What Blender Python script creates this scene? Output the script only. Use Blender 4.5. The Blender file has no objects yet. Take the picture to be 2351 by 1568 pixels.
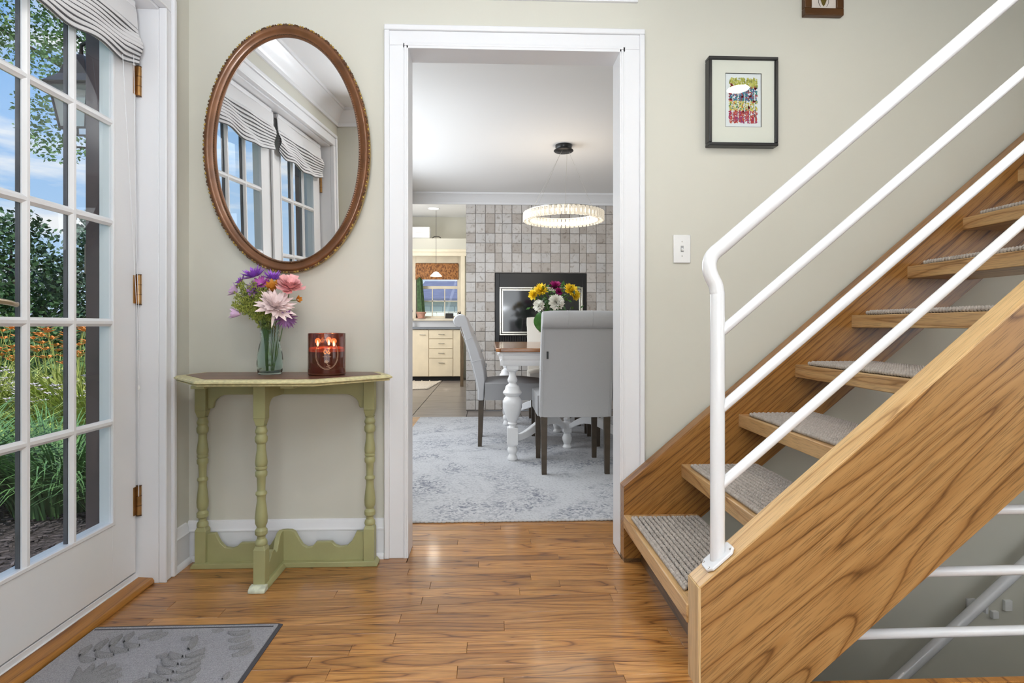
import bpy, bmesh, math, random
from mathutils import Vector, Matrix, noise
PI = math.pi
R = math.radians
rnd = random.Random(7)
sc = bpy.context.scene
col = sc.collection

# ------------------------------------------------------------------ camera, world, lights, exposure
cam_d = bpy.data.cameras.new('camera'); cam = bpy.data.objects.new('camera', cam_d); col.objects.link(cam)
cam_d.sensor_width = 36; cam_d.lens = 1310.0 / 2351 * 36
cam_d.shift_y = -36.0 / 2351
cam_d.clip_start = .02; cam_d.clip_end = 300
cam.location = (0, 0, .925); cam.rotation_euler = (R(90), 0, -math.atan(50.5 / 1310))
sc.camera = cam
sc.view_settings.view_transform = 'Standard'; sc.view_settings.look = 'None'
sc.view_settings.gamma = 1; sc.view_settings.use_curve_mapping = False
sc.view_settings.exposure = 0.0

w = bpy.data.worlds.new('sky'); sc.world = w; w.use_nodes = True
nt = w.node_tree; nt.nodes.clear()
def N(nt, t, **k):
    n = nt.nodes.new(t)
    for a, b in k.items(): setattr(n, a, b)
    return n
def ramp(nt, stops, interp='LINEAR'):
    r = N(nt, 'ShaderNodeValToRGB'); e = r.color_ramp; e.interpolation = interp
    while len(e.elements) < len(stops): e.elements.new(.5)
    for el, (p, c) in zip(e.elements, stops):
        el.position = p; el.color = (c[0], c[1], c[2], 1)
    return r
out = N(nt, 'ShaderNodeOutputWorld'); bg = N(nt, 'ShaderNodeBackground'); nt.links.new(bg.outputs[0], out.inputs[0])
tc = N(nt, 'ShaderNodeTexCoord'); sep = N(nt, 'ShaderNodeSeparateXYZ'); nt.links.new(tc.outputs['Generated'], sep.inputs[0])
grad = ramp(nt, [(0, (.62, .76, .95)), (.1, (.48, .68, .95)), (.35, (.26, .50, .90)), (1, (.12, .30, .75))])
nt.links.new(sep.outputs[2], grad.inputs[0])
mp = N(nt, 'ShaderNodeMapping'); mp.inputs['Scale'].default_value = (1, 1, 4.5); nt.links.new(tc.outputs['Generated'], mp.inputs[0])
nz = N(nt, 'ShaderNodeTexNoise'); nz.inputs['Scale'].default_value = 3.6; nz.inputs['Detail'].default_value = 7; nz.inputs['Roughness'].default_value = .55
nt.links.new(mp.outputs[0], nz.inputs[0])
cr = ramp(nt, [(.50, (0, 0, 0)), (.64, (1, 1, 1))]); nt.links.new(nz.outputs[0], cr.inputs[0])
mx = N(nt, 'ShaderNodeMixRGB'); nt.links.new(cr.outputs[0], mx.inputs[0]); nt.links.new(grad.outputs[0], mx.inputs[1]); mx.inputs[2].default_value = (.95, .96, 1, 1)
nt.links.new(mx.outputs[0], bg.inputs[0]); bg.inputs[1].default_value = 1.0

def sun(name, d, e, c=(1, 1, 1), ang=1.0):
    l = bpy.data.lights.new(name, 'SUN'); l.energy = e; l.color = c; l.angle = R(ang)
    o = bpy.data.objects.new(name, l); col.objects.link(o)
    o.rotation_euler = Vector(d).to_track_quat('Z', 'Y').to_euler(); return o
sun('sun', (.12, -.6, .8), 3.8, (1, .96, .88))
def area(name, loc, d, sx, sy, e, c=(1, 1, 1)):
    l = bpy.data.lights.new(name, 'AREA'); l.shape = 'RECTANGLE'; l.size = sx; l.size_y = sy; l.energy = e; l.color = c
    o = bpy.data.objects.new(name, l); col.objects.link(o); o.location = loc
    o.rotation_euler = (-Vector(d)).to_track_quat('Z', 'Y').to_euler(); return o
area('rear_fill', (.7, -2.4, 1.15), (-.08, 1, -.03), 2.8, 1.7, 44, (.86, .925, 1))  # soft fill added behind the camera; no window is built there
area('ceiling_bounce_fill', (-.1, -.5, 1.25), (-.18, .12, 1), .8, .8, 104, (.89, .94, 1))  # uplight added to brighten the hall ceiling, in the manner of a bounced flash
area('hall_right_fill', (3.6, -.2, 1.4), (-1, .35, 0), 1.8, 1.4, 20, (.86, .93, 1))  # unseen fill added from the right, mostly for the door wall
area('upstairs_fill', (2.6, 1.9, 4.6), (-.2, 0, -1), 1.4, .6, 7, (.90, .95, 1))  # weak fill added high in the stairwell, out of view
area('dining_fill_left', (-1.18, 4.3, 1.45), (1, -.05, -.30), 2.2, 1.5, 62, (.88, .94, 1))  # area fill added before the solid left wall, standing in for daylight
area('dining_fill_right', (3.2, 4.2, 1.45), (-1, 0, 0), 2.4, 1.5, 12, (.88, .94, 1))  # weaker opposite fill, likewise added without any window opening
area('kitchen_side_fill', (-2.5, 8.4, 1.6), (1, .35, .1), 1.8, 1.6, 82, (.97, .98, 1))  # extra light added out of view to lift the kitchen

# ------------------------------------------------------------------ materials
MATS = {}
def newmat(name):
    m = bpy.data.materials.new(name); m.use_nodes = True; MATS[name] = m
    return m, m.node_tree, m.node_tree.nodes['Principled BSDF']
def pm(name, c, rough=.5, metal=0, bump=0, bscale=200, var=0, vscale=8, coat=0, emit=None, es=1, spec=None, trans=0, ior=1.45, alpha=1, sheen=0, bdist=.002):
    m, t, b = newmat(name)
    b.inputs['Base Color'].default_value = (*c, 1); b.inputs['Roughness'].default_value = rough; b.inputs['Metallic'].default_value = metal
    b.inputs['Coat Weight'].default_value = coat; b.inputs['Coat Roughness'].default_value = .08
    b.inputs['Transmission Weight'].default_value = trans; b.inputs['IOR'].default_value = ior; b.inputs['Sheen Weight'].default_value = sheen
    if spec is not None: b.inputs['Specular IOR Level'].default_value = spec
    if emit: b.inputs['Emission Color'].default_value = (*emit, 1); b.inputs['Emission Strength'].default_value = es
    co = N(t, 'ShaderNodeTexCoord')
    if bump:
        n = N(t, 'ShaderNodeTexNoise'); n.inputs['Scale'].default_value = bscale; n.inputs['Detail'].default_value = 3
        t.links.new(co.outputs['Object'], n.inputs[0])
        bp = N(t, 'ShaderNodeBump'); bp.inputs['Strength'].default_value = bump; bp.inputs['Distance'].default_value = bdist
        t.links.new(n.outputs[0], bp.inputs['Height']); t.links.new(bp.outputs[0], b.inputs['Normal'])
    if var:
        n = N(t, 'ShaderNodeTexNoise'); n.inputs['Scale'].default_value = vscale; n.inputs['Detail'].default_value = 4
        t.links.new(co.outputs['Object'], n.inputs[0])
        r = ramp(t, [(.3, tuple(q * (1 - var) for q in c)), (.7, tuple(min(1, q * (1 + var)) for q in c))])
        t.links.new(n.outputs[0], r.inputs[0]); t.links.new(r.outputs[0], b.inputs['Base Color'])
    return m
def oak(name, light, mid, dark, rot=(0, 0, 0), rough=.32, coat=.0, rings=9, sx=1.1, sy=11, tint=.0, pore=.5, wig=.14):
    m, t, b = newmat(name); L = t.links.new
    co = N(t, 'ShaderNodeTexCoord'); oi = N(t, 'ShaderNodeObjectInfo')
    mul = N(t, 'ShaderNodeVectorMath', operation='SCALE'); mul.inputs[0].default_value = (17.3, 31.1, 23.7); L(oi.outputs['Random'], mul.inputs['Scale'])
    pre = N(t, 'ShaderNodeMapping'); pre.inputs['Rotation'].default_value = rot; L(co.outputs['Object'], pre.inputs[0])
    add = N(t, 'ShaderNodeVectorMath', operation='ADD'); L(pre.outputs[0], add.inputs[0]); L(mul.outputs[0], add.inputs[1])
    m1 = N(t, 'ShaderNodeMapping'); m1.inputs['Scale'].default_value = (sx, sy, sy); L(add.outputs[0], m1.inputs[0])
    n1 = N(t, 'ShaderNodeTexNoise'); n1.inputs['Scale'].default_value = 1; n1.inputs['Detail'].default_value = 1.5; n1.inputs['Roughness'].default_value = .45; n1.inputs['Distortion'].default_value = .35
    L(m1.outputs[0], n1.inputs[0])
    k = N(t, 'ShaderNodeMath', operation='MULTIPLY'); k.inputs[1].default_value = rings; L(n1.outputs[0], k.inputs[0])
    # wiggle
    m2 = N(t, 'ShaderNodeMapping'); m2.inputs['Scale'].default_value = (9, 60, 60); L(add.outputs[0], m2.inputs[0])
    n2 = N(t, 'ShaderNodeTexNoise'); n2.inputs['Scale'].default_value = 1; n2.inputs['Detail'].default_value = 4; L(m2.outputs[0], n2.inputs[0])
    k2 = N(t, 'ShaderNodeMath', operation='MULTIPLY_ADD'); k2.inputs[1].default_value = wig; L(n2.outputs[0], k2.inputs[0]); L(k.outputs[0], k2.inputs[2])
    fr = N(t, 'ShaderNodeMath', operation='FRACT'); L(k2.outputs[0], fr.inputs[0])
    r1 = ramp(t, [(0, dark), (.06, mid), (.30, light), (.72, tuple((a + c) / 2 for a, c in zip(light, mid))), (.92, mid), (1, dark)])
    L(fr.outputs[0], r1.inputs[0])
    m3 = N(t, 'ShaderNodeMapping'); m3.inputs['Scale'].default_value = (14, 420, 420); L(add.outputs[0], m3.inputs[0])
    n3 = N(t, 'ShaderNodeTexNoise'); n3.inputs['Scale'].default_value = 1; n3.inputs['Detail'].default_value = 2; L(m3.outputs[0], n3.inputs[0])
    r3 = ramp(t, [(.36, (1 - pore,) * 3), (.50, (1, 1, 1))]); L(n3.outputs[0], r3.inputs[0])
    mm = N(t, 'ShaderNodeMixRGB', blend_type='MULTIPLY'); mm.inputs[0].default_value = .8; L(r1.outputs[0], mm.inputs[1]); L(r3.outputs[0], mm.inputs[2])
    last = mm
    if tint:
        r4 = ramp(t, [(0, (1 - tint, 1 - tint * 1.15, 1 - tint * 1.3)), (1, (1 + tint * .5, 1 + tint * .45, 1 + tint * .4))]); L(oi.outputs['Random'], r4.inputs[0])
        m5 = N(t, 'ShaderNodeMixRGB', blend_type='MULTIPLY'); m5.inputs[0].default_value = 1; L(last.outputs[0], m5.inputs[1]); L(r4.outputs[0], m5.inputs[2]); last = m5
    L(last.outputs[0], b.inputs['Base Color'])
    b.inputs['Roughness'].default_value = rough; b.inputs['Coat Weight'].default_value = coat; b.inputs['Coat Roughness'].default_value = .12
    bp = N(t, 'ShaderNodeBump'); bp.inputs['Strength'].default_value = .25; bp.inputs['Distance'].default_value = .0006
    L(n3.outputs[0], bp.inputs['Height']); L(bp.outputs[0], b.inputs['Normal'])
    if coat:
        mw = N(t, 'ShaderNodeTexNoise'); mw.inputs['Scale'].default_value = 16; mw.inputs['Detail'].default_value = 3
        L(co.outputs['Object'], mw.inputs[0])
        b2 = N(t, 'ShaderNodeBump'); b2.inputs['Strength'].default_value = .09; b2.inputs['Distance'].default_value = .002
        L(mw.outputs[0], b2.inputs['Height']); L(b2.outputs[0], b.inputs['Coat Normal'])
    return m

paint = pm('wall_paint', (.605, .59, .515), .62, bump=.06, bscale=260, bdist=.001)
ceilw = pm('ceiling_paint', (.80, .80, .80), .7, bump=.05, bscale=200)
trimw = pm('white_trim_paint', (.765, .768, .785), .32, bump=.04, bscale=30)
doorw = pm('white_door_paint', (.77, .77, .775), .30)
brown_ext = pm('dark_brown_exterior', (.17, .11, .10), .4, var=.3, vscale=3)
dark_mun = pm('dark_grey_exterior_bar', (.12, .112, .12), .45, var=.25, vscale=9)
brass = pm('aged_brass', (.36, .20, .075), .32, .85, var=.25, vscale=30)
chrome = pm('satin_steel', (.55, .53, .49), .28, 1)
railw = pm('white_enamel_pipe', (.76, .765, .785), .12, coat=.6)
F_L, F_M, F_D = (.52, .255, .075), (.39, .165, .038), (.16, .055, .011)
oakfloor = oak('honey_oak_floor', F_L, F_M, F_D, rough=.36, coat=.55, rings=13, sx=.9, sy=11, tint=.30)
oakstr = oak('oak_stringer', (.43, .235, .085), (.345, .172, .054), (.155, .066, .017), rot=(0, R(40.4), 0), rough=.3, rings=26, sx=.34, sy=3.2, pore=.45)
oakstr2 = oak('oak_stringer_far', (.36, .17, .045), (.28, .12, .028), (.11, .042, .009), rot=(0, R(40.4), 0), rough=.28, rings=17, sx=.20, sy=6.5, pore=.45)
oakpale = oak('pale_oak_edge', (.70, .50, .26), (.62, .41, .18), (.38, .21, .08), rough=.35, rings=5, sx=1.2, sy=9, pore=.35)
oakpale_s = oak('pale_oak_slope', (.68, .45, .21), (.60, .36, .15), (.36, .19, .065), rot=(0, R(40.4), 0), rough=.33, rings=5, sx=.9, sy=9, pore=.35)
oakpale_y = oak('pale_oak_tread', (.60, .385, .18), (.52, .30, .125), (.30, .145, .045), rot=(0, 0, R(90)), rough=.35, rings=5, sx=1.2, sy=12, pore=.35)
oaksill = oak('oak_sill', (.42, .18, .035), (.34, .135, .022), (.18, .06, .01), rot=(0, 0, R(90)), rough=.3, rings=5, sx=.9, sy=14, pore=.3)
oakdark = oak('dark_oak_fascia', (.16, .09, .035), (.12, .06, .022), (.05, .025, .01), rot=(0, 0, R(90)), rough=.4, rings=6)
walnut = oak('brown_table_wood', (.20, .085, .05), (.15, .058, .034), (.08, .03, .018), rough=.3, rings=6, sx=1.5, sy=14)
oaktable = oak('honey_table_wood', (.42, .19, .075), (.34, .14, .05), (.19, .07, .025), rough=.18, rings=5, sx=1.2, sy=8, coat=.4)
maple = pm('pale_maple_cabinet', (.80, .69, .51), .4, var=.07, vscale=5)
maple2 = pm('pale_maple_trim', (.83, .74, .58), .4, var=.08, vscale=4)
sage = pm('sage_green_paint', (.345, .335, .16), .42, bump=.12, bscale=55, var=.10, vscale=6)
sagedk = pm('worn_cream_green_paint', (.60, .62, .48), .5, var=.2, vscale=60)
cream = pm('crackled_cream_paint', (.62, .56, .31), .45, bump=.25, bscale=120, var=.16, vscale=70)
bronze = pm('bronze_frame', (.175, .072, .028), .34, .25, var=.28, vscale=14, coat=.25)
bronzedk = pm('dark_bronze_bead', (.12, .065, .035), .38, .5)
gold = pm('old_gold', (.42, .28, .07), .36, .7, var=.35, vscale=40)
mirrorm = pm('mirror_silver', (.93, .94, .94), .0, 1)
black = pm('black_satin', (.012, .012, .013), .32)
blackm = pm('black_matte', (.018, .017, .017), .6)
matboard = pm('cream_mat_board', (.72, .69, .62), .8)
paper = pm('art_paper', (.74, .75, .77), .8)
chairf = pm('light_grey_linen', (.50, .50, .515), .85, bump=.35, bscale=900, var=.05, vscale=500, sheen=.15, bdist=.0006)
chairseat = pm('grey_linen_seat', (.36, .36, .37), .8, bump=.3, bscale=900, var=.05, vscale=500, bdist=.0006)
creamf = pm('cream_linen', (.68, .64, .58), .85, bump=.3, bscale=800, bdist=.0006)
legdk = pm('dark_brown_chair_leg', (.075, .055, .038), .35, var=.2, vscale=20)
wpaint = pm('white_furniture_paint', (.82, .82, .83), .35)
countm = pm('grey_counter', (.20, .215, .24), .3, var=.15, vscale=90)
stoneext = pm('tan_stone', (.42, .32, .24), .9, bump=.8, bscale=30, var=.35, vscale=9, bdist=.01)
terra = pm('terracotta', (.62, .33, .24), .7, var=.12, vscale=30)
cactus = pm('cactus_green', (.06, .12, .045), .6, var=.4, vscale=25)
mulch = pm('dark_mulch', (.075, .062, .065), .95, bump=1, bscale=40, var=.7, vscale=45, bdist=.03)
lawn = pm('lawn', (.17, .26, .06), .95, bump=.8, bscale=60, var=.4, vscale=3, bdist=.03)
grassm = pm('blade_green', (.13, .27, .09), .5, var=.45, vscale=5)
grass2 = pm('blade_yellow_green', (.42, .48, .13), .55, var=.4, vscale=6)
hostam = pm('hosta_yellow_green', (.42, .52, .14), .5, var=.35, vscale=7)
leafdk = pm('tree_leaf_dark', (.06, .125, .05), .6, var=.6, vscale=1.2)
leafmd = pm('tree_leaf_mid', (.12, .22, .07), .6, var=.55, vscale=1.5)
leafbl = pm('tree_leaf_bluish', (.085, .15, .10), .6, var=.5, vscale=1.2)
orangef = pm('orange_petal', (.85, .30, .07), .6)
whitef = pm('white_lilac_petal', (.75, .68, .78), .6)
bark = pm('bark', (.10, .075, .06), .9, bump=.8, bscale=20, bdist=.02)
iron = pm('dark_iron', (.035, .03, .028), .4, .6)
lampglass = pm('seeded_lantern_glass', (.75, .78, .78), .25, trans=.75, ior=1.2)
gl_m, gl_t, gl_b = newmat('window_glass')
gl_t.nodes.remove(gl_b); o_ = gl_t.nodes['Material Output']
tr = N(gl_t, 'ShaderNodeBsdfTransparent'); gs = N(gl_t, 'ShaderNodeBsdfGlossy'); gs.inputs['Roughness'].default_value = .01
fz = N(gl_t, 'ShaderNodeFresnel'); fz.inputs[0].default_value = 1.35; mxs = N(gl_t, 'ShaderNodeMixShader')
tr.inputs[0].default_value = (.97, .985, .98, 1)
geo_ = N(gl_t, 'ShaderNodeNewGeometry'); inv_ = N(gl_t, 'ShaderNodeMath', operation='SUBTRACT'); inv_.inputs[0].default_value = 1; gl_t.links.new(geo_.outputs['Backfacing'], inv_.inputs[1])
ml_ = N(gl_t, 'ShaderNodeMath', operation='MULTIPLY'); gl_t.links.new(fz.outputs[0], ml_.inputs[0]); gl_t.links.new(inv_.outputs[0], ml_.inputs[1])
gl_t.links.new(ml_.outputs[0], mxs.inputs[0]); gl_t.links.new(tr.outputs[0], mxs.inputs[1]); gl_t.links.new(gs.outputs[0], mxs.inputs[2]); gl_t.links.new(mxs.outputs[0], o_.inputs[0])
winglass = gl_m
vaseg = pm('green_blue_vase_glass', (.78, .90, .88), .03, trans=1, ior=1.33)
amberg = pm('amber_red_glass', (.29, .095, .055), .04, trans=.85, ior=1.3, coat=.5)
wax = pm('red_wax', (.45, .05, .02), .5, emit=(1, .12, .03), es=.03)
waxglow = pm('molten_wax_glow', (.8, .25, .08), .3, emit=(1, .22, .05), es=.9)
flame = pm('candle_flame', (1, .6, .2), .5, emit=(1, .75, .42), es=60)
printm = pm('pale_gold_print', (.75, .50, .34), .4, .3)
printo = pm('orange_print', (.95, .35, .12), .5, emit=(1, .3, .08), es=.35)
fabric_sh = pm('pale_grey_shade_fabric', (.70, .695, .70), .85, bump=.2, bscale=300)
stripe_sh = pm('charcoal_shade_stripe', (.10, .10, .105), .85)
padm = pm('grey_wool_loop', (.43, .385, .345), .95, bump=.5, bscale=700, var=.15, vscale=120, bdist=.001)
padbase = pm('dark_pad_backing', (.02, .019, .019), .95)
matm = pm('grey_doormat_pile', (.36, .355, .375), .95, bump=1, bscale=420, var=.28, vscale=420, bdist=.004)
matm2 = pm('grey_doormat_raised', (.275, .27, .275), .95, bump=1, bscale=420, var=.25, vscale=420, bdist=.004)
matedge = pm('doormat_rubber_edge', (.06, .06, .068), .8)
croch = pm('kitchen_rag_rug', (.72, .64, .54), .95, bump=1, bscale=90, var=.25, vscale=60, bdist=.01)
steelblk = pm('hearth_glass', (.012, .012, .014), .06, coat=1)
emitw = pm('lamp_disc', (1, 1, 1), .5, emit=(1, .93, .80), es=5)
crys = pm('crystal', (.86, .80, .73), .08, trans=.45, ior=1.5, emit=(1, .86, .70), es=.16, var=.25, vscale=120)
ledm = pm('led_strip', (1, .95, .88), .5, emit=(1, .90, .76), es=1.2)
plast = pm('ivory_switch_plastic', (.80, .80, .79), .3)
shadew = pm('warm_pendant_glass', (.95, .90, .80), .4, emit=(1, .9, .72), es=1.3)
steml = pm('stem_green', (.10, .17, .04), .5, var=.3, vscale=40)
sprig = pm('olive_sprig', (.30, .33, .06), .6, var=.45, vscale=90)
leafg = pm('glossy_leaf', (.035, .12, .02), .3, var=.3, vscale=30)
def petal(n, c, v=.12): return pm(n, c, .55, var=v, vscale=60)
p_purple = petal('purple_petal', (.36, .12, .60)); p_mag = petal('magenta_petal', (.48, .10, .40)); p_pink = petal('pink_petal', (.93, .46, .46))
p_pale = petal('pale_pink_petal', (.93, .75, .73)); p_lil = petal('lilac_petal', (.70, .48, .70)); p_amber = petal('amber_petal', (.62, .25, .03))
p_yel = petal('yellow_petal', (.90, .66, .03)); p_wht = petal('white_petal', (.85, .85, .78)); p_mar = petal('deep_magenta_petal', (.33, .01, .15)); p_mauve = petal('mauve_petal', (.28, .13, .33))
roofm = pm('blue_grey_roof', (.17, .18, .27), .8, var=.15, vscale=4)
blockw = pm('pale_stone_block', (.92, .88, .80), .9, var=.12, vscale=2)

# woven kitchen shade
bs_m, t, b = newmat('woven_bamboo_shade')
co = N(t, 'ShaderNodeTexCoord'); mpp = N(t, 'ShaderNodeMapping'); mpp.inputs['Scale'].default_value = (45, 45, 30); t.links.new(co.outputs['Object'], mpp.inputs[0])
nn = N(t, 'ShaderNodeTexNoise'); nn.inputs['Scale'].default_value = 1; t.links.new(mpp.outputs[0], nn.inputs[0])
rr = ramp(t, [(.35, (.17, .055, .012)), (.6, (.50, .21, .06))]); t.links.new(nn.outputs[0], rr.inputs[0]); t.links.new(rr.outputs[0], b.inputs['Base Color'])
bamboo = bs_m
# dining rug: faded grey pattern (woven in colour only)
rg_m, t, b = newmat('faded_grey_rug')
co = N(t, 'ShaderNodeTexCoord')
n1 = N(t, 'ShaderNodeTexNoise'); n1.inputs['Scale'].default_value = 2.2; n1.inputs['Detail'].default_value = 5; n1.inputs['Distortion'].default_value = 1.2; t.links.new(co.outputs['Object'], n1.inputs[0])
n2 = N(t, 'ShaderNodeTexNoise'); n2.inputs['Scale'].default_value = 34; n2.inputs['Detail'].default_value = 4; n2.inputs['Distortion'].default_value = 1.5; t.links.new(co.outputs['Object'], n2.inputs[0])
r1 = ramp(t, [(.40, (0, 0, 0)), (.62, (1, 1, 1))]); t.links.new(n1.outputs[0], r1.inputs[0])
r2 = ramp(t, [(.40, (.21, .22, .26)), (.50, (.46, .465, .49)), (.62, (.56, .56, .575))]); t.links.new(n2.outputs[0], r2.inputs[0])
mx2 = N(t, 'ShaderNodeMixRGB'); t.links.new(r1.outputs[0], mx2.inputs[0]); mx2.inputs[1].default_value = (.53, .535, .555, 1); t.links.new(r2.outputs[0], mx2.inputs[2])
r3 = ramp(t, [(.33, (.72, .72, .74)), (.46, (1, 1, 1))]); n3 = N(t, 'ShaderNodeTexNoise'); n3.inputs['Scale'].default_value = 75; n3.inputs['Detail'].default_value = 2; t.links.new(co.outputs['Object'], n3.inputs[0]); t.links.new(n3.outputs[0], r3.inputs[0])
mx3 = N(t, 'ShaderNodeMixRGB', blend_type='MULTIPLY'); mx3.inputs[0].default_value = .8; t.links.new(mx2.outputs[0], mx3.inputs[1]); t.links.new(r3.outputs[0], mx3.inputs[2])
t.links.new(mx3.outputs[0], b.inputs['Base Color']); b.inputs['Roughness'].default_value = .95
bp = N(t, 'ShaderNodeBump'); bp.inputs['Strength'].default_value = .6; bp.inputs['Distance'].default_value = .006; t.links.new(n3.outputs[0], bp.inputs['Height']); t.links.new(bp.outputs[0], b.inputs['Normal'])
rugm = rg_m
# hearth tile: tumbled travertine, tone per tile
ht_m, t, b = newmat('tumbled_travertine')
co = N(t, 'ShaderNodeTexCoord'); oi = N(t, 'ShaderNodeObjectInfo')
sc1 = N(t, 'ShaderNodeVectorMath', operation='SCALE'); sc1.inputs[0].default_value = (31, 17, 23); t.links.new(oi.outputs['Random'], sc1.inputs['Scale'])
ad = N(t, 'ShaderNodeVectorMath', operation='ADD'); t.links.new(co.outputs['Object'], ad.inputs[0]); t.links.new(sc1.outputs[0], ad.inputs[1])
n1 = N(t, 'ShaderNodeTexNoise'); n1.inputs['Scale'].default_value = 26; n1.inputs['Detail'].default_value = 6; n1.inputs['Distortion'].default_value = .8; t.links.new(ad.outputs[0], n1.inputs[0])
r1 = ramp(t, [(.30, (.62, .58, .54)), (.42, (.94, .92, .90)), (.7, (1, 1, 1))]); t.links.new(n1.outputs[0], r1.inputs[0])
r2 = ramp(t, [(0, (.41, .37, .335)), (.18, (.53, .49, .455)), (.5, (.585, .555, .53)), (.8, (.62, .60, .585)), (1, (.53, .515, .505))]); t.links.new(oi.outputs['Random'], r2.inputs[0])
mm = N(t, 'ShaderNodeMixRGB', blend_type='MULTIPLY'); mm.inputs[0].default_value = 1; t.links.new(r2.outputs[0], mm.inputs[1]); t.links.new(r1.outputs[0], mm.inputs[2])
t.links.new(mm.outputs[0], b.inputs['Base Color']); b.inputs['Roughness'].default_value = .6
bp = N(t, 'ShaderNodeBump'); bp.inputs['Strength'].default_value = .6; bp.inputs['Distance'].default_value = .004; t.links.new(n1.outputs[0], bp.inputs['Height']); t.links.new(bp.outputs[0], b.inputs['Normal'])
travert = ht_m
grout = pm('grey_grout', (.25, .23, .215), .9)
# kitchen floor tile
kf_m, t, b = newmat('grey_brown_floor_tile')
co = N(t, 'ShaderNodeTexCoord'); mpp = N(t, 'ShaderNodeMapping'); mpp.inputs['Scale'].default_value = (2.5, 16, 5); t.links.new(co.outputs['Object'], mpp.inputs[0])
nn = N(t, 'ShaderNodeTexNoise'); nn.inputs['Scale'].default_value = 1; nn.inputs['Detail'].default_value = 4; t.links.new(mpp.outputs[0], nn.inputs[0])
rr = ramp(t, [(.35, (.18, .15, .135)), (.65, (.31, .275, .25))]); t.links.new(nn.outputs[0], rr.inputs[0]); t.links.new(rr.outputs[0], b.inputs['Base Color']); b.inputs['Roughness'].default_value = .3
kfloor = kf_m
# print with vertex colours
vc_m, t, b = newmat('printed_picture')
at = N(t, 'ShaderNodeVertexColor'); at.layer_name = 'ink'; t.links.new(at.outputs[0], b.inputs['Base Color']); b.inputs['Roughness'].default_value = .8
inkm = vc_m

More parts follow.
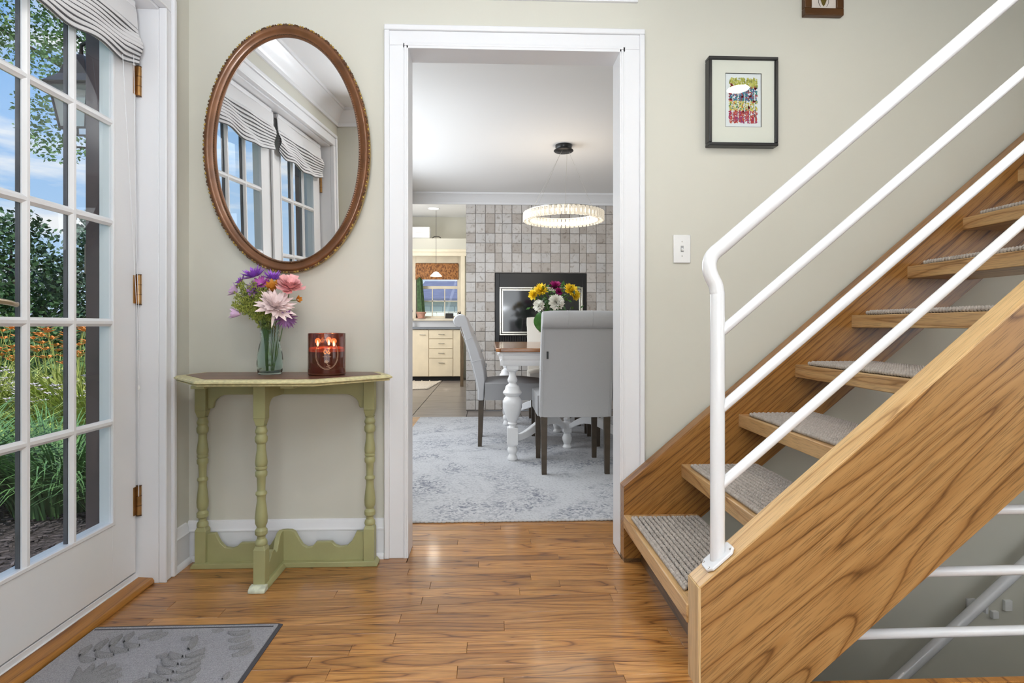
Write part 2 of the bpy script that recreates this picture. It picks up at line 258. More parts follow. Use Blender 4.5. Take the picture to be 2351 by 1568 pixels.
# ------------------------------------------------------------------ mesh helpers
ORG = {}
class MB:
    def __init__(s): s.v = []; s.f = []; s.m = []; s.mi = 0
    def add(s, vs, fs):
        n = len(s.v); s.v += [tuple(p) for p in vs]
        for f in fs: s.f.append(tuple(i + n for i in f)); s.m.append(s.mi)
        return s
    def box(s, x0, x1, y0, y1, z0, z1):
        return s.add([(x0, y0, z0), (x1, y0, z0), (x1, y1, z0), (x0, y1, z0), (x0, y0, z1), (x1, y0, z1), (x1, y1, z1), (x0, y1, z1)],
                     [(3, 2, 1, 0), (4, 5, 6, 7), (0, 1, 5, 4), (1, 2, 6, 5), (2, 3, 7, 6), (3, 0, 4, 7)])
    def obox(s, c, h, M):   # oriented box, centre, half sizes, matrix
        vs = [Vector(c) + M @ Vector((sx * h[0], sy * h[1], sz * h[2])) for sz in (-1, 1) for sx, sy in ((-1, -1), (1, -1), (1, 1), (-1, 1))]
        return s.add(vs, [(3, 2, 1, 0), (4, 5, 6, 7), (0, 1, 5, 4), (1, 2, 6, 5), (2, 3, 7, 6), (3, 0, 4, 7)])
    def prism(s, poly, ax, a, b):
        def P(p, h):
            return {'y': (p[0], h, p[1]), 'z': (p[0], p[1], h), 'x': (h, p[0], p[1])}[ax]
        n = len(poly); vs = [P(p, a) for p in poly] + [P(p, b) for p in poly]
        fs = [tuple(range(n - 1, -1, -1)), tuple(range(n, 2 * n))] + [(i, (i + 1) % n, n + (i + 1) % n, n + i) for i in range(n)]
        return s.add(vs, fs)
    def grid(s, rows, closed_u=False, closed_v=False):
        nr = len(rows); nc = len(rows[0]); vs = [p for r in rows for p in r]; fs = []
        for i in range(nr if closed_v else nr - 1):
            for j in range(nc if closed_u else nc - 1):
                a = i * nc + j; b_ = i * nc + (j + 1) % nc; c = ((i + 1) % nr) * nc + (j + 1) % nc; d = ((i + 1) % nr) * nc + j
                fs.append((a, b_, c, d))
        return s.add(vs, fs)
    def lathe(s, prof, c=(0, 0, 0), seg=24, cap=True, M=None):
        rows = []
        for r, z in prof:
            row = []
            for k in range(seg):
                p = Vector((r * math.cos(2 * PI * k / seg), r * math.sin(2 * PI * k / seg), z))
                if M is not None: p = M @ p
                row.append(p + Vector(c))
            rows.append(row)
        n0 = len(s.v); s.grid(rows, closed_u=True)
        if cap:
            for i in (0, len(prof) - 1):
                idx = [n0 + i * seg + k for k in range(seg)]
                s.f.append(tuple(idx if i else idx[::-1])); s.m.append(s.mi)
        return s
    def tube(s, pts, r, seg=12, closed=False, cap=True):
        pts = [Vector(p) for p in pts]; n = len(pts); rr = r if isinstance(r, (list, tuple)) else [r] * n
        rows = []; up = None
        for i, p in enumerate(pts):
            if closed: d = pts[(i + 1) % n] - pts[i - 1]
            else: d = pts[min(i + 1, n - 1)] - pts[max(i - 1, 0)]
            d.normalize()
            if up is None:
                up = Vector((0, 0, 1)) if abs(d.z) < .9 else Vector((1, 0, 0))
            a = (up - d * up.dot(d)).normalized(); up = a; b_ = d.cross(a)
            rows.append([p + (a * math.cos(2 * PI * k / seg) + b_ * math.sin(2 * PI * k / seg)) * rr[i] for k in range(seg)])
        n0 = len(s.v); s.grid(rows, closed_u=True, closed_v=closed)
        if cap and not closed:
            s.f.append(tuple(n0 + k for k in range(seg))[::-1]); s.m.append(s.mi)
            s.f.append(tuple(n0 + (n - 1) * seg + k for k in range(seg))); s.m.append(s.mi)
        return s
    def ell(s, c, r, seg=8, rings=5, M=None):
        prof = [(max(.001, math.sin(PI * i / rings)), -math.cos(PI * i / rings)) for i in range(rings + 1)]
        S = Matrix.Diagonal(Vector(r)); MM = S if M is None else M @ S
        return s.lathe(prof, c, seg, cap=False, M=MM)
    def build(s, name, mat, parent=None, origin=None, bevel=0, bseg=2, smooth=35, kind=None, label=None):
        me = bpy.data.meshes.new(name)
        if parent is not None: o0 = Vector(ORG[parent.name])
        elif origin is not None: o0 = Vector(origin)
        else:
            xs = [p[0] for p in s.v]; ys = [p[1] for p in s.v]; zs = [p[2] for p in s.v]
            o0 = Vector(((min(xs) + max(xs)) / 2, (min(ys) + max(ys)) / 2, min(zs)))
        me.from_pydata([tuple(Vector(p) - o0) for p in s.v], [], s.f)
        mats = mat if isinstance(mat, (list, tuple)) else [mat]
        for m in mats: me.materials.append(m)
        if len(mats) > 1: me.polygons.foreach_set('material_index', s.m)
        if smooth is not None:
            bm = bmesh.new(); bm.from_mesh(me); bmesh.ops.recalc_face_normals(bm, faces=bm.faces)
            for f in bm.faces: f.smooth = True
            ca = math.cos(R(smooth))
            for e in bm.edges:
                if len(e.link_faces) == 2 and e.link_faces[0].normal.dot(e.link_faces[1].normal) < ca: e.smooth = False
            bm.to_mesh(me); bm.free()
        ob = bpy.data.objects.new(name, me); col.objects.link(ob)
        if parent is not None: ob.parent = parent
        else: ob.location = o0
        ORG[ob.name] = tuple(o0)
        if bevel:
            md = ob.modifiers.new('bevel', 'BEVEL'); md.width = bevel; md.segments = bseg; md.limit_method = 'ANGLE'; md.angle_limit = R(40)
        if kind: ob['kind'] = kind
        if label: ob['label'] = label
        return ob
def tag(o, label, cat, group=None):
    o['label'] = label; o['category'] = cat
    if group: o['group'] = group
    return o
def thing(name, label, cat, loc=(0, 0, 0), group=None):
    o = bpy.data.objects.new(name, None); col.objects.link(o); o.location = loc; o.empty_display_size = .05
    ORG[o.name] = tuple(loc); return tag(o, label, cat, group)
def copy_tree(o, parent=None):
    c = o.copy(); col.objects.link(c); c.parent = parent
    for ch in o.children: copy_tree(ch, c)
    return c
def struct(name, mb, mat, **k): return mb.build(name, mat, kind='structure', **k)
def box(*a): return MB().box(*a)

# ------------------------------------------------------------------ setting: floors
WY = 2.305   # hall face of the back wall
fl = struct('floor', MB().box(-1.435, .60, -2.8, 2.86, -.25, -.013).box(.60, 3.9, -2.8, 1.43, -.25, -.013).box(-1.3, 3.6, 2.86, 5.80, -.25, -.013).box(.60, 3.6, 2.40, 2.86, -.25, -.013), oakdark)
PW = .0572; y = .30; k = 0
def plank(x0, x1, y0, y1):
    me = box(-(x1 - x0) / 2, (x1 - x0) / 2, -(y1 - y0) / 2, (y1 - y0) / 2, -.012, 0)
    o = me.build('plank', oakfloor, parent=None, origin=(0, 0, 0), bevel=.0009, bseg=1)
    o.parent = fl; o.location = Vector(((x0 + x1) / 2, (y0 + y1) / 2, rnd.uniform(-.0003, .0002))) - Vector(ORG[fl.name])
while y < 2.85:
    xl, xr = (-1.214, .598) if y < 2.26 else (-.325, .523)
    if y < 1.38: xr = 3.75
    yy1 = y + PW
    if yy1 > 2.262 and y < 2.262: xl, xr = -.325, .523
    if y > 2.41: xl, xr = -.50, .80
    x = xl - rnd.uniform(0, .6)
    while x < xr:
        L_ = rnd.choice((.32, .45, .6, .75, .9, 1.05)) * rnd.uniform(.9, 1.1)
        a, b2 = max(x, xl), min(x + L_, xr)
        if b2 - a > .06: plank(a + .0003, b2 - .0003, y + .0003, yy1 - .0003)
        elif b2 - a > .004: plank(a + .0003, b2 - .0003, y + .0003, yy1 - .0003)
        x += L_
    y = yy1
# strip of the hall floor against the wall, each side of the doorway
for x0, x1 in ((-1.214, -.42), (-.42, .0), (.0, .598)):
    if x0 > -1: continue
for x0, x1 in ((-1.214, -.328), (.53, .598)):
    plank(x0, x1, 2.2451, 2.302)
# dining room planks showing at the left of the rug
yy = 5.2
while yy < 5.78:
    plank(-1.0, -.60, yy, yy + PW - .0006); yy += PW
# kitchen floor with big tiles
kf = struct('floor_2', MB().box(-2.6, -.2, 5.80, 10.2, -.25, -.012).box(-.2, 3.4, 5.80, 6.22, -.25, -.012), grout)
for i in range(4):
    for j in range(8):
        x0 = -.24 - .56 * (i + 1); y0 = 5.83 + j * .56
        o = box(-.277, .277, -.277, .277, -.012, 0).build('tile', kfloor, origin=(0, 0, 0), bevel=.002, bseg=1)
        o.parent = kf; o.location = Vector((x0 + .28, y0 + .25, 0)) - Vector(ORG[kf.name])
for i in range(6):
    o = box(-.277, .277, -.19, .19, -.012, 0).build('tile', kfloor, origin=(0, 0, 0), bevel=.002, bseg=1)
    o.parent = kf; o.location = Vector((.04 + .56 * i, 6.02, 0)) - Vector(ORG[kf.name])
# lower level
struct('floor_3', box(.5, 3.9, 1.40, 2.305, -2.75, -2.6), oakdark)

# ------------------------------------------------------------------ walls
wb = MB()
wb.box(-1.435, -.345, WY, 2.405, -.25, 2.40)
wb.box(.545, .60, WY, 2.405, -.25, 2.40)
wb.box(-.345, .545, WY, 2.405, 2.05, 2.40)
wb.box(.60, 3.9, WY, 2.405, -2.75, 4.9)
wb.box(-1.435, .60, WY, 2.405, 2.40, 4.9)
struct('wall_back', wb, paint, smooth=None)
wl = MB()
wl.box(-1.435, -1.19, 2.125, WY, -.25, 2.40)
wl.box(-1.435, -1.19, .505, 2.125, 2.09, 2.40)
wl.box(-1.435, -1.19, .36, .505, -.25, 2.40)
struct('wall_left', wl, paint, smooth=None)
struct('wall_front', MB().box(-1.435, -.62, .21, .36, -.25, 2.40), paint, smooth=None)
struct('wall_passage', MB().box(-.72, -.62, -2.8, .21, -.25, 2.40), paint, smooth=None)
struct('wall_behind', MB().box(-.72, 3.9, -2.9, -2.8, -.25, 2.40), paint, smooth=None)
struct('wall_right', MB().box(3.8, 3.9, -2.9, 2.405, -2.75, 4.9), paint, smooth=None)
struct('ceiling', MB().box(-1.435, .60, -2.9, WY, 2.352, 2.45).box(.60, 3.9, -2.9, 1.42, 2.352, 2.6), ceilw, smooth=None)
struct('ceiling_upstairs', MB().box(-1.5, 3.9, 1.2, 2.405, 4.9, 5.0), ceilw, smooth=None)
struct('wall_upstairs', MB().box(.50, .60, 1.42, WY, 2.45, 4.9).box(.60, 3.9, 1.32, 1.42, 2.6, 4.9), paint, smooth=None)
struct('wall_stairwell', MB().box(.605, 3.9, 1.33, 1.43, -2.75, -.26).box(.50, .60, 1.43, WY, -2.75, -.26), paint, smooth=None)
# dining and kitchen shell
struct('wall_dining_left', MB().box(-1.435, -1.30, 2.405, 6.20, -.25, 2.40), paint, smooth=None)
struct('wall_dining_right', MB().box(3.4, 3.6, 2.405, 6.20, -.25, 2.40), paint, smooth=None)
struct('ceiling_dining', MB().box(-1.435, 3.6, 2.405, 6.20, 2.352, 2.45), ceilw, smooth=None)
struct('wall_header', MB().box(-2.7, -.262, 6.20, 6.30, 2.27, 3.0), ceilw, smooth=None)
struct('wall_kitchen_left', MB().box(-2.75, -2.6, 6.2, 10.4, -.25, 3.0).box(-2.7, -1.30, 6.20, 6.30, -.25, 2.27), paint, smooth=None)
struct('wall_kitchen_right', MB().box(-.2, -.05, 6.6, 10.4, -.25, 3.0), paint, smooth=None)
struct('ceiling_kitchen', MB().box(-2.75, -.05, 6.30, 10.4, 2.86, 3.0), ceilw, smooth=None)

# crown mouldings (profile in depth d, height z from the ceiling)
CP = [(0, 2.239), (.012, 2.239), (.012, 2.262), (.022, 2.272), (.034, 2.300), (.060, 2.322), (.074, 2.334), (.084, 2.334), (.084, 2.352), (0, 2.352)]
struct('trim_1', MB().prism([(WY - d, z) for d, z in CP], 'x', -1.19, .600), trimw)
struct('trim_2', MB().prism([(-1.19 + d, z) for d, z in CP], 'y', .36, WY), trimw)
struct('trim_3', MB().prism([(.36 + d, z) for d, z in CP], 'x', -1.19, -.62), trimw)
struct('trim_4', MB().prism([(6.20 - d * 1.2, z) for d, z in CP], 'x', -1.30, 3.4), trimw)
# ceiling edge trim along the stair opening
struct('trim_5', MB().box(.598, .612, 1.42, WY - .001, 2.33, 2.46), trimw)

# doorway casing: jamb lining, face boards, back band, inner bead
dc = MB()
dc.box(-.345, -.325, 2.283, 2.41, 0, 2.05).box(.523, .545, 2.283, 2.41, 0, 2.05).box(-.345, .545, 2.283, 2.41, 2.03, 2.055)
dcs = struct('trim_6', dc, trimw, bevel=.0015)
cs = MB()
def casing_side(x0, x1):
    cs.box(min(x0, x1), max(x0, x1), 2.285, 2.3045, 0, 2.0418)
casing_side(-.400, -.333); casing_side(.531, .605)
cs.box(-.400, .605, 2.285, 2.3045, 2.042, 2.10)
cs.build('face_board', trimw, parent=dcs, bevel=.002)
bb = MB()
bb.box(-.420, -.398, 2.276, 2.3045, 0, 2.0998).box(.603, .625, 2.276, 2.3045, .33, 2.0998).box(-.420, .625, 2.276, 2.3045, 2.100, 2.122)
bb.build('back_band', trimw, parent=dcs, bevel=.004)
ib = MB()
ib.box(-.341, -.331, 2.2815, 2.286, 0, 2.0398).box(.529, .539, 2.2815, 2.286, 0, 2.0398).box(-.341, .539, 2.2815, 2.286, 2.04, 2.05)
ib.build('bead', trimw, parent=dcs, bevel=.002)

# baseboards with cap, board and shoe
def baseb(name, prof, ax, a, b_, sgn, base):
    struct(name, MB().prism([(base + sgn * d, z) for d, z in prof], ax, a, b_), trimw)
BP = [(0, 0), (.026, 0), (.026, .008), (.022, .016), (.014, .021), (.014, .112), (.017, .114), (.017, .119), (.012, .126), (.011, .143), (.006, .154), (0, .156)]
baseb('baseboard_back', BP, 'x', -1.19, -.421, -1, WY)
baseb('baseboard_left', BP, 'y', 2.162, WY - .026, 1, -1.19)
baseb('baseboard_passage', BP, 'y', -2.8, .36, 1, -.62)

# ------------------------------------------------------------------ french doors
fr = MB()
fr.box(-1.353, -1.312, 2.084, 2.125, 0, 2.06).box(-1.312, -1.19, 2.098, 2.125, 0, 2.09).box(-1.385, -1.19, .505, .522, 0, 2.09).box(-1.385, -1.19, .505, 2.125, 2.062, 2.09)
jf = struct('door_frame', fr, trimw, bevel=.002); 
ca = MB()
ca.box(-1.19, -1.170, 2.104, 2.1448, 0, 2.0748).box(-1.19, -1.170, .4652, .516, 0, 2.0748).box(-1.19, -1.170, .4652, 2.1448, 2.075, 2.1298)
ca.build('casing_board', trimw, parent=jf, bevel=.003)
ca = MB()
ca.box(-1.19, -1.160, 2.145, 2.165, 0, 2.1298).box(-1.19, -1.160, .445, .465, 0, 2.1298).box(-1.19, -1.160, .445, 2.165, 2.13, 2.152)
ca.build('back_band', trimw, parent=jf, bevel=.004)
ca = MB(); ca.box(-1.19, -1.163, 2.098, 2.107, 0, 2.0698).box(-1.19, -1.163, .513, .522, 0, 2.0698).box(-1.19, -1.163, .513, 2.107, 2.070, 2.080)
ca.build('bead', trimw, parent=jf, bevel=.003)
ex = MB().box(-1.436, -1.354, 2.083, 2.125, -.1, 2.06).box(-1.436, -1.378, .48, .53, -.1, 2.06).box(-1.436, -1.378, .48, 2.125, 2.065, 2.2)
MB().box(-1.344, -1.334, 2.080, 2.0835, .0, 2.06).build('weather_seal', dark_mun, parent=jf)
ex.build('exterior_jamb', brown_ext, parent=jf, bevel=.003, label='dark brown exterior jamb')
struct('door_sill', MB().box(-1.43, -1.267, .52, 2.098, -.05, .040).box(-1.269, -1.262, .52, 2.098, 0, .024), trimw, bevel=.002)
th = tag(MB().prism([(-1.262, 0), (-1.205, 0), (-1.205, .010), (-1.212, .020), (-1.262, .023)], 'y', .52, 2.10).build('wooden_threshold', oaksill, bevel=.002), 'honey brown wooden threshold strip along the foot of the glazed door', 'threshold')
def leaf(nm, y0, y1, hinge_far):
    d = bpy.data.objects.new(nm, None); col.objects.link(d); d.location = (-1.287, (y0 + y1) / 2, .05); ORG[d.name] = tuple(d.location); d['kind'] = 'structure'
    XI, XO = -1.265, -1.309
    ya, yb = y0 + .126, y1 - .126       # glazed field
    z0, z1 = .264, 1.944
    MB().box(XO, XI, y0, ya, .046, 2.058).build('stile', doorw, parent=d, bevel=.0015)
    MB().box(XO, XI, yb, y1, .046, 2.058).build('stile', doorw, parent=d, bevel=.0015)
    MB().box(XO, XI, ya, yb, .046, z0).build('bottom_rail', doorw, parent=d, bevel=.001)
    MB().box(XO, XI, ya, yb, z1, 2.058).build('top_rail', doorw, parent=d, bevel=.001)
    # glazing bead with raised lip around the field
    gb = MB()
    for (a, b_, c, e) in ((ya - .010, yb + .010, z0 - .010, z0 + .002), (ya - .010, yb + .010, z1 - .002, z1 + .010)): gb.box(XI - .006, XI + .0035, a, b_, c, e)
    for (a, b_) in ((ya - .010, ya + .002), (yb - .002, yb + .010)): gb.box(XI - .006, XI + .0035, a, b_, z0, z1)
    gb.build('glazing_bead', doorw, parent=d, bevel=.0018)
    pw = (yb - ya) / 3; ph = (z1 - z0) / 5
    def bar(prof_w, vert, c):
        h = prof_w / 2
        P_ = [(-h, -.010), (-h, -.006), (-h * .62, -.002), (-h * .36, .002), (h * .36, .002), (h * .62, -.002), (h, -.006), (h, -.010)]
        if vert: return MB().prism([(XI + q, c + p) for p, q in P_], 'z', z0, z1)
        return MB().prism([(XI + q - .0004, c + p) for p, q in P_], 'y', ya, yb)
    for k in (1, 2): bar(.026, True, ya + pw * k).build('muntin', doorw, parent=d)
    for k in (1, 2, 3, 4): bar(.026, False, z0 + ph * k).build('muntin', doorw, parent=d)
    for k in (1, 2):
        c = ya + pw * k; MB().box(-1.290, -1.2785, c - .012, c + .012, z0, z1).build('outer_muntin', dark_mun, parent=d, label='dark grey outer bar')
    for k in (1, 2, 3, 4):
        c = z0 + ph * k; MB().box(-1.284, -1.2785, ya, yb, c - .010, c + .010).build('outer_muntin', doorw, parent=d)
    for i in range(3):
        for j in range(5):
            MB().box(-1.2778, -1.2752, ya + pw * i + .002, ya + pw * (i + 1) - .002, z0 + ph * j + .002, z0 + ph * (j + 1) - .002).build('pane', winglass, parent=d, smooth=None)
    hy = y1 + .004 if hinge_far else y0 - .004
    for hz in (.30, 1.055, 1.80):
        h = MB().tube([(-1.257, hy, hz - .052), (-1.257, hy, hz + .052)], .0085, 14).build('hinge', brass, parent=d, bevel=.001)
        q = MB()
        for zz in (-.054, -.018, .017, .053): q.tube([(-1.257, hy, hz + zz - .0012), (-1.257, hy, hz + zz + .0012)], .0093, 14)
        q.build('hinge_ring', bronzedk, parent=h)
        MB().box(-1.2655, -1.262, hy - .020, hy, hz - .05, hz + .05).build('hinge_leaf', brass, parent=h)
    return d
d1 = leaf('door_1', 1.312, 2.090, True)
d2 = leaf('door_2', .530, 1.308, False)
# lever handle on the visible leaf
hp = MB().tube([(-1.263, 1.372, .990), (-1.243, 1.372, .990), (-1.222, 1.376, .990), (-1.213, 1.392, .990), (-1.212, 1.43, .989), (-1.216, 1.49, .984), (-1.222, 1.522, .979), (-1.228, 1.532, .983)], [.009, .009, .009, .0085, .0075, .007, .006, .004], 12)
hp.build('lever_handle', pm('satin_brass_lever', (.50, .40, .27), .3, .9), parent=d1)
MB().box(-1.265, -1.258, 1.352, 1.392, .93, 1.11).build('handle_plate', brass, parent=d1, bevel=.003)
MB().box(-1.263, -1.250, 1.296, 1.322, .05, 2.055).build('astragal', doorw, parent=d1, bevel=.003)

# roman shades
def shade(y0, y1, label, seed, wrap=False):
    rr_ = random.Random(seed)
    s_ = thing('roman_shade', label, 'window shade', (-1.235, (y0 + y1) / 2, 1.82), 'striped roman shades on the glazed doors')
    L_ = y1 - y0; n = 44
    def wav(t, k):
        sag = .010 * math.sin(2 * PI * (t * 1.5 + .1)) + .004 * math.sin(2 * PI * (t * 3.3 + seed))
        edge = max(0, t - .86) / .14; e2 = max(0, .10 - t) / .10
        return sag * (k / 8) + (.032 * edge ** 1.3 + .02 * e2 ** 1.3) * (k / 8)
    rows = []
    for (x, z) in ((-1.246, 2.052), (-1.240, 2.02), (-1.238, 1.99), (-1.236, 1.965)):
        rows.append([(x + .004 * math.sin(9 * i / n), y0 + L_ * i / n, z) for i in range(n + 1)])
    back = [[(p[0] - .004, p[1], p[2]) for p in r] for r in rows]
    m = MB(); m.grid(rows); m.grid(back); m.build('valance', fabric_sh, parent=s_, smooth=60)
    f_ = MB()
    for k in range(9):
        zc = 1.958 - .0165 * k; rows = []
        for i in range(n + 1):
            t = i / n; yv = y0 + L_ * t; zz = zc + wav(t, k)
            bul = .016 + .006 * math.sin(5 * t + k * .7) + .003 * math.sin(17 * t + k)
            ring = []
            for q in range(10):
                a = 2 * PI * q / 10
                ring.append((-1.240 + bul * .5 * (1 + math.cos(a)), yv, zz + .0100 * math.sin(a) - .006 * (1 + math.cos(a)) * .5))
            rows.append(ring)
        f_.mi = 0; f_.grid(rows, closed_u=True)
        f_.mi = 1
        pts = []
        for i in range(n + 1):
            t = i / n; yv = y0 + L_ * t; bul = .016 + .006 * math.sin(5 * t + k * .7) + .003 * math.sin(17 * t + k)
            pts.append((-1.240 + bul * .80, yv, zc + wav(t, k) - .0120))
        f_.tube(pts, .0030, 5)
    f_.build('fold_stack', [fabric_sh, stripe_sh], parent=s_, smooth=60)
    MB().box(-1.262, -1.238, y0 + .01, y1 - .01, 2.035, 2.056).build('head_rail', trimw, parent=s_)
    if y1 > 1.5:
        c = MB(); c.tube([(-1.225, y1 - .10, 1.84), (-1.240, y1 - .03, 1.35), (-1.246, y1 + .012, .98), (-1.246, y1 + .018, .74)], .0011, 6)
        c.tube([(-1.225, y1 - .04, 1.86), (-1.243, y1 + .005, 1.2), (-1.243, y1 + .024, .86), (-1.243, y1 + .018, .74), (-1.245, y1 + .021, .32)], .0011, 6)
        c.build('cord', trimw, parent=s_)
        MB().lathe([(.001, .0), (.0035, .003), (.0045, .010), (.003, .017), (.001, .02)], (-1.243, y1 + .018, .695), 10).build('cord_bead', plast, parent=s_)
    return s_
shade(1.34, 2.052, 'striped grey roman shade gathered at the top of the glazed door nearest the oval mirror', 1)
shade(.565, 1.275, 'striped grey roman shade on the farther door leaf, seen in the oval mirror', 2)

# ------------------------------------------------------------------ exterior stone edge, lantern, ground, planting
es = struct('wall_exterior', MB().box(-1.442, -1.437, 2.127, 6.2, -.4, 3.0).box(-1.442, -1.437, -3, .478, -.4, 3.0).box(-1.442, -1.437, .478, 2.127, 2.21, 3.0), grout, smooth=None)
zz = -.3
while zz < 2.95:
    h = rnd.uniform(.07, .17); yy = 2.118 + rnd.uniform(-.004, .01)
    for q in range(4):
        l_ = rnd.uniform(.12, .3)
        m = box(-1.458 - rnd.uniform(0, .010), -1.4365, yy + .004, yy + l_, zz + .005, zz + h)
        m.build('stone', stoneext, parent=es, bevel=.006)
        yy += l_
    zz += h
struct('ground', MB().box(-60, -1.43, -40, 80, -.35, -.16), lawn)
mbed = tag(MB().prism([(-1.5, .6), (-1.5, 6.1), (-3.4, 6.1), (-3.9, 5.2), (-3.5, 3.9), (-3.4, 2.4), (-2.9, .8)], 'z', -.165, -.145).build('mulch_bed', mulch), 'dark mulch bed outside beyond the lowest door panes', 'garden bed')
mc = MB()
for i in range(1500):
    x_, y_ = rnd.uniform(-3.1, -1.7), rnd.uniform(1.9, 4.4); a = rnd.uniform(0, PI)
    M = Matrix.Rotation(a, 3, 'Z') @ Matrix.Rotation(rnd.uniform(-.5, .5), 3, 'X')
    mc.obox((x_, y_, -.142 + rnd.uniform(0, .01)), (rnd.uniform(.008, .026), rnd.uniform(.003, .008), .003), M)
mc.build('mulch_chips', pm('mulch_chip', (.13, .11, .115), .9, var=.6, vscale=20), parent=mbed, kind='stuff', smooth=None)
def blade(m, base, a, L_, wd, droop, lean=.35, seg=6):
    pts = []; d = Vector((math.cos(a), math.sin(a), 0)); sd = Vector((-math.sin(a), math.cos(a), 0)); p = Vector(base); th_ = PI / 2 - lean * rnd.uniform(.3, 1.1)
    rows = []
    for i in range(seg + 1):
        t = i / seg; w_ = wd * (1 - t ** 2.2) * .5 + .0005
        rows.append([p - sd * w_, p + sd * w_])
        p = p + (d * math.cos(th_) + Vector((0, 0, 1)) * math.sin(th_)) * (L_ / seg); th_ -= droop / seg
    m.grid(rows)
def grass(name, label, c, n, L_, wd, droop, mat, spread, cat='plant', flowers=None, lean=.35):
    t_ = thing(name, label, cat, (c[0], c[1], -.15)); m = MB()
    for i in range(n):
        rr_ = spread * math.sqrt(rnd.random()); a = rnd.uniform(0, 2 * PI); bx_ = (c[0] + rr_ * math.cos(a), c[1] + rr_ * math.sin(a), -.155)
        blade(m, bx_, a + rnd.uniform(-.6, .6), L_ * rnd.uniform(.6, 1.1), wd, droop * rnd.uniform(.6, 1.25), lean)
    m.build('foliage', mat, parent=t_, kind='stuff', smooth=60)
    if flowers:
        fm, nf, fh, fs = flowers; fo = MB(); st = MB()
        for i in range(nf):
            rr_ = spread * 1.25 * math.sqrt(rnd.random()); a = rnd.uniform(0, 2 * PI); px_, py_ = c[0] + rr_ * math.cos(a), c[1] + rr_ * math.sin(a); h = fh * rnd.uniform(.75, 1.12)
            st.tube([(c[0] + .4 * (px_ - c[0]), c[1] + .4 * (py_ - c[1]), -.15), (px_, py_, -.15 + h)], .003, 4, cap=False)
            for q in range(6):
                aa = q * PI / 3 + rnd.uniform(-.2, .2); d = Vector((math.cos(aa), math.sin(aa), .55)).normalized(); sd = Vector((-math.sin(aa), math.cos(aa), 0)); p0 = Vector((px_, py_, -.15 + h))
                fo.grid([[p0, p0], [p0 + d * fs * .5 - sd * fs * .22, p0 + d * fs * .5 + sd * fs * .22], [p0 + d * fs + Vector((0, 0, -.1 * fs)), p0 + d * fs + Vector((0, 0, -.1 * fs))]])
        st.build('flower_stems', grass2, parent=t_, kind='stuff'); fo.build('flower_heads', fm, parent=t_, kind='stuff')
    return t_
grass('ornamental_grass', 'arching green grass clump at the mulch edge behind the middle column of door panes', (-2.52, 3.42), 620, .78, .013, 1.7, grassm, .20)
grass('ornamental_grass', 'arching green grass clump low at the left edge of the glazed door', (-3.05, 3.22), 620, .85, .013, 1.7, grassm, .24)
grass('ornamental_grass', 'small green grass clump beside the stone wall edge outside', (-2.08, 3.3), 260, .60, .012, 1.6, grassm, .14)
grass('daylily', 'orange daylilies with yellow green arching leaves behind the middle panes', (-4.15, 5.75), 420, 1.0, .024, 1.5, grass2, .42, flowers=(orangef, 46, .98, .085))
grass('daylily', 'orange daylilies with yellow green arching leaves at the left edge of the door', (-5.0, 5.75), 420, 1.0, .024, 1.5, grass2, .42, flowers=(orangef, 40, .95, .085))
grass('daylily', 'orange daylilies seen between the stone wall edge and the door bar', (-3.45, 5.2), 300, .95, .022, 1.5, grass2, .35, flowers=(orangef, 24, .95, .08))
grass('white_flowering_hosta', 'pale flowering plant in front of the orange daylilies at the left', (-4.45, 5.05), 220, .55, .05, 1.6, hostam, .30, flowers=(whitef, 60, .62, .05))
grass('white_flowering_hosta', 'pale flowering plant in front of the orange daylilies, middle panes', (-3.65, 5.05), 240, .55, .05, 1.6, hostam, .30, flowers=(whitef, 60, .58, .05))
grass('hosta', 'broad leaved yellow green hosta above the arching grass, middle panes', (-2.95, 4.25), 150, .50, .09, 1.7, hostam, .2)
grass('hosta', 'broad leaved yellow green hosta above the arching grass, left panes', (-3.55, 4.2), 150, .52, .09, 1.7, hostam, .22)
def tree(name, label, blobs, n, ls, mat, trunk=None, cat='tree', seed=1, group=None):
    r_ = random.Random(seed); bx_ = blobs[0]; base = (trunk[0], trunk[1], -.15) if trunk else (bx_[0], bx_[1], -.15)
    t_ = thing(name, label, cat, base, group); m = MB(); tot = sum(b_[3] * b_[4] for b_ in blobs)
    for (cx, cy, cz, rx, rz) in blobs:
        for i in range(int(n * rx * rz / tot)):
            v = Vector((r_.gauss(0, 1), r_.gauss(0, 1), r_.gauss(0, 1))).normalized() * (r_.random() ** .33)
            nn_ = noise.noise(Vector((cx + v.x * rx, cy + v.y * rx, cz + v.z * rz)) * (.9 / max(.3, rx) * 1.6))
            if nn_ < -.22: continue
            p = Vector((cx + v.x * rx, cy + v.y * rx, cz + v.z * rz)); s_ = ls * r_.uniform(.6, 1.3)
            a = Vector((r_.gauss(0, 1), r_.gauss(0, 1), r_.gauss(0, .6))).normalized(); b_ = a.cross(Vector((r_.gauss(0, 1), r_.gauss(0, 1), r_.gauss(0, 1)))).normalized()
            m.add([p, p + a * s_ * .5 + b_ * s_ * .28, p + a * s_, p + a * s_ * .5 - b_ * s_ * .28], [(0, 1, 2, 3)])
    m.build('foliage', mat, parent=t_, kind='stuff', smooth=None)
    if trunk:
        tm = MB(); x_, y_, h = trunk[0], trunk[1], trunk[2]
        tm.tube([(x_, y_, -.2), (x_ + .1, y_, h * .5), (x_, y_ + .1, h)], [.16, .12, .05], 8)
        for (cx, cy, cz, rx, rz) in blobs: tm.tube([(x_, y_, h * .45), ((x_ + cx) / 2, (y_ + cy) / 2, (h * .5 + cz) / 2 + .3), (cx, cy, cz)], [.06, .04, .012], 5)
        tm.build('trunk', bark, parent=t_)
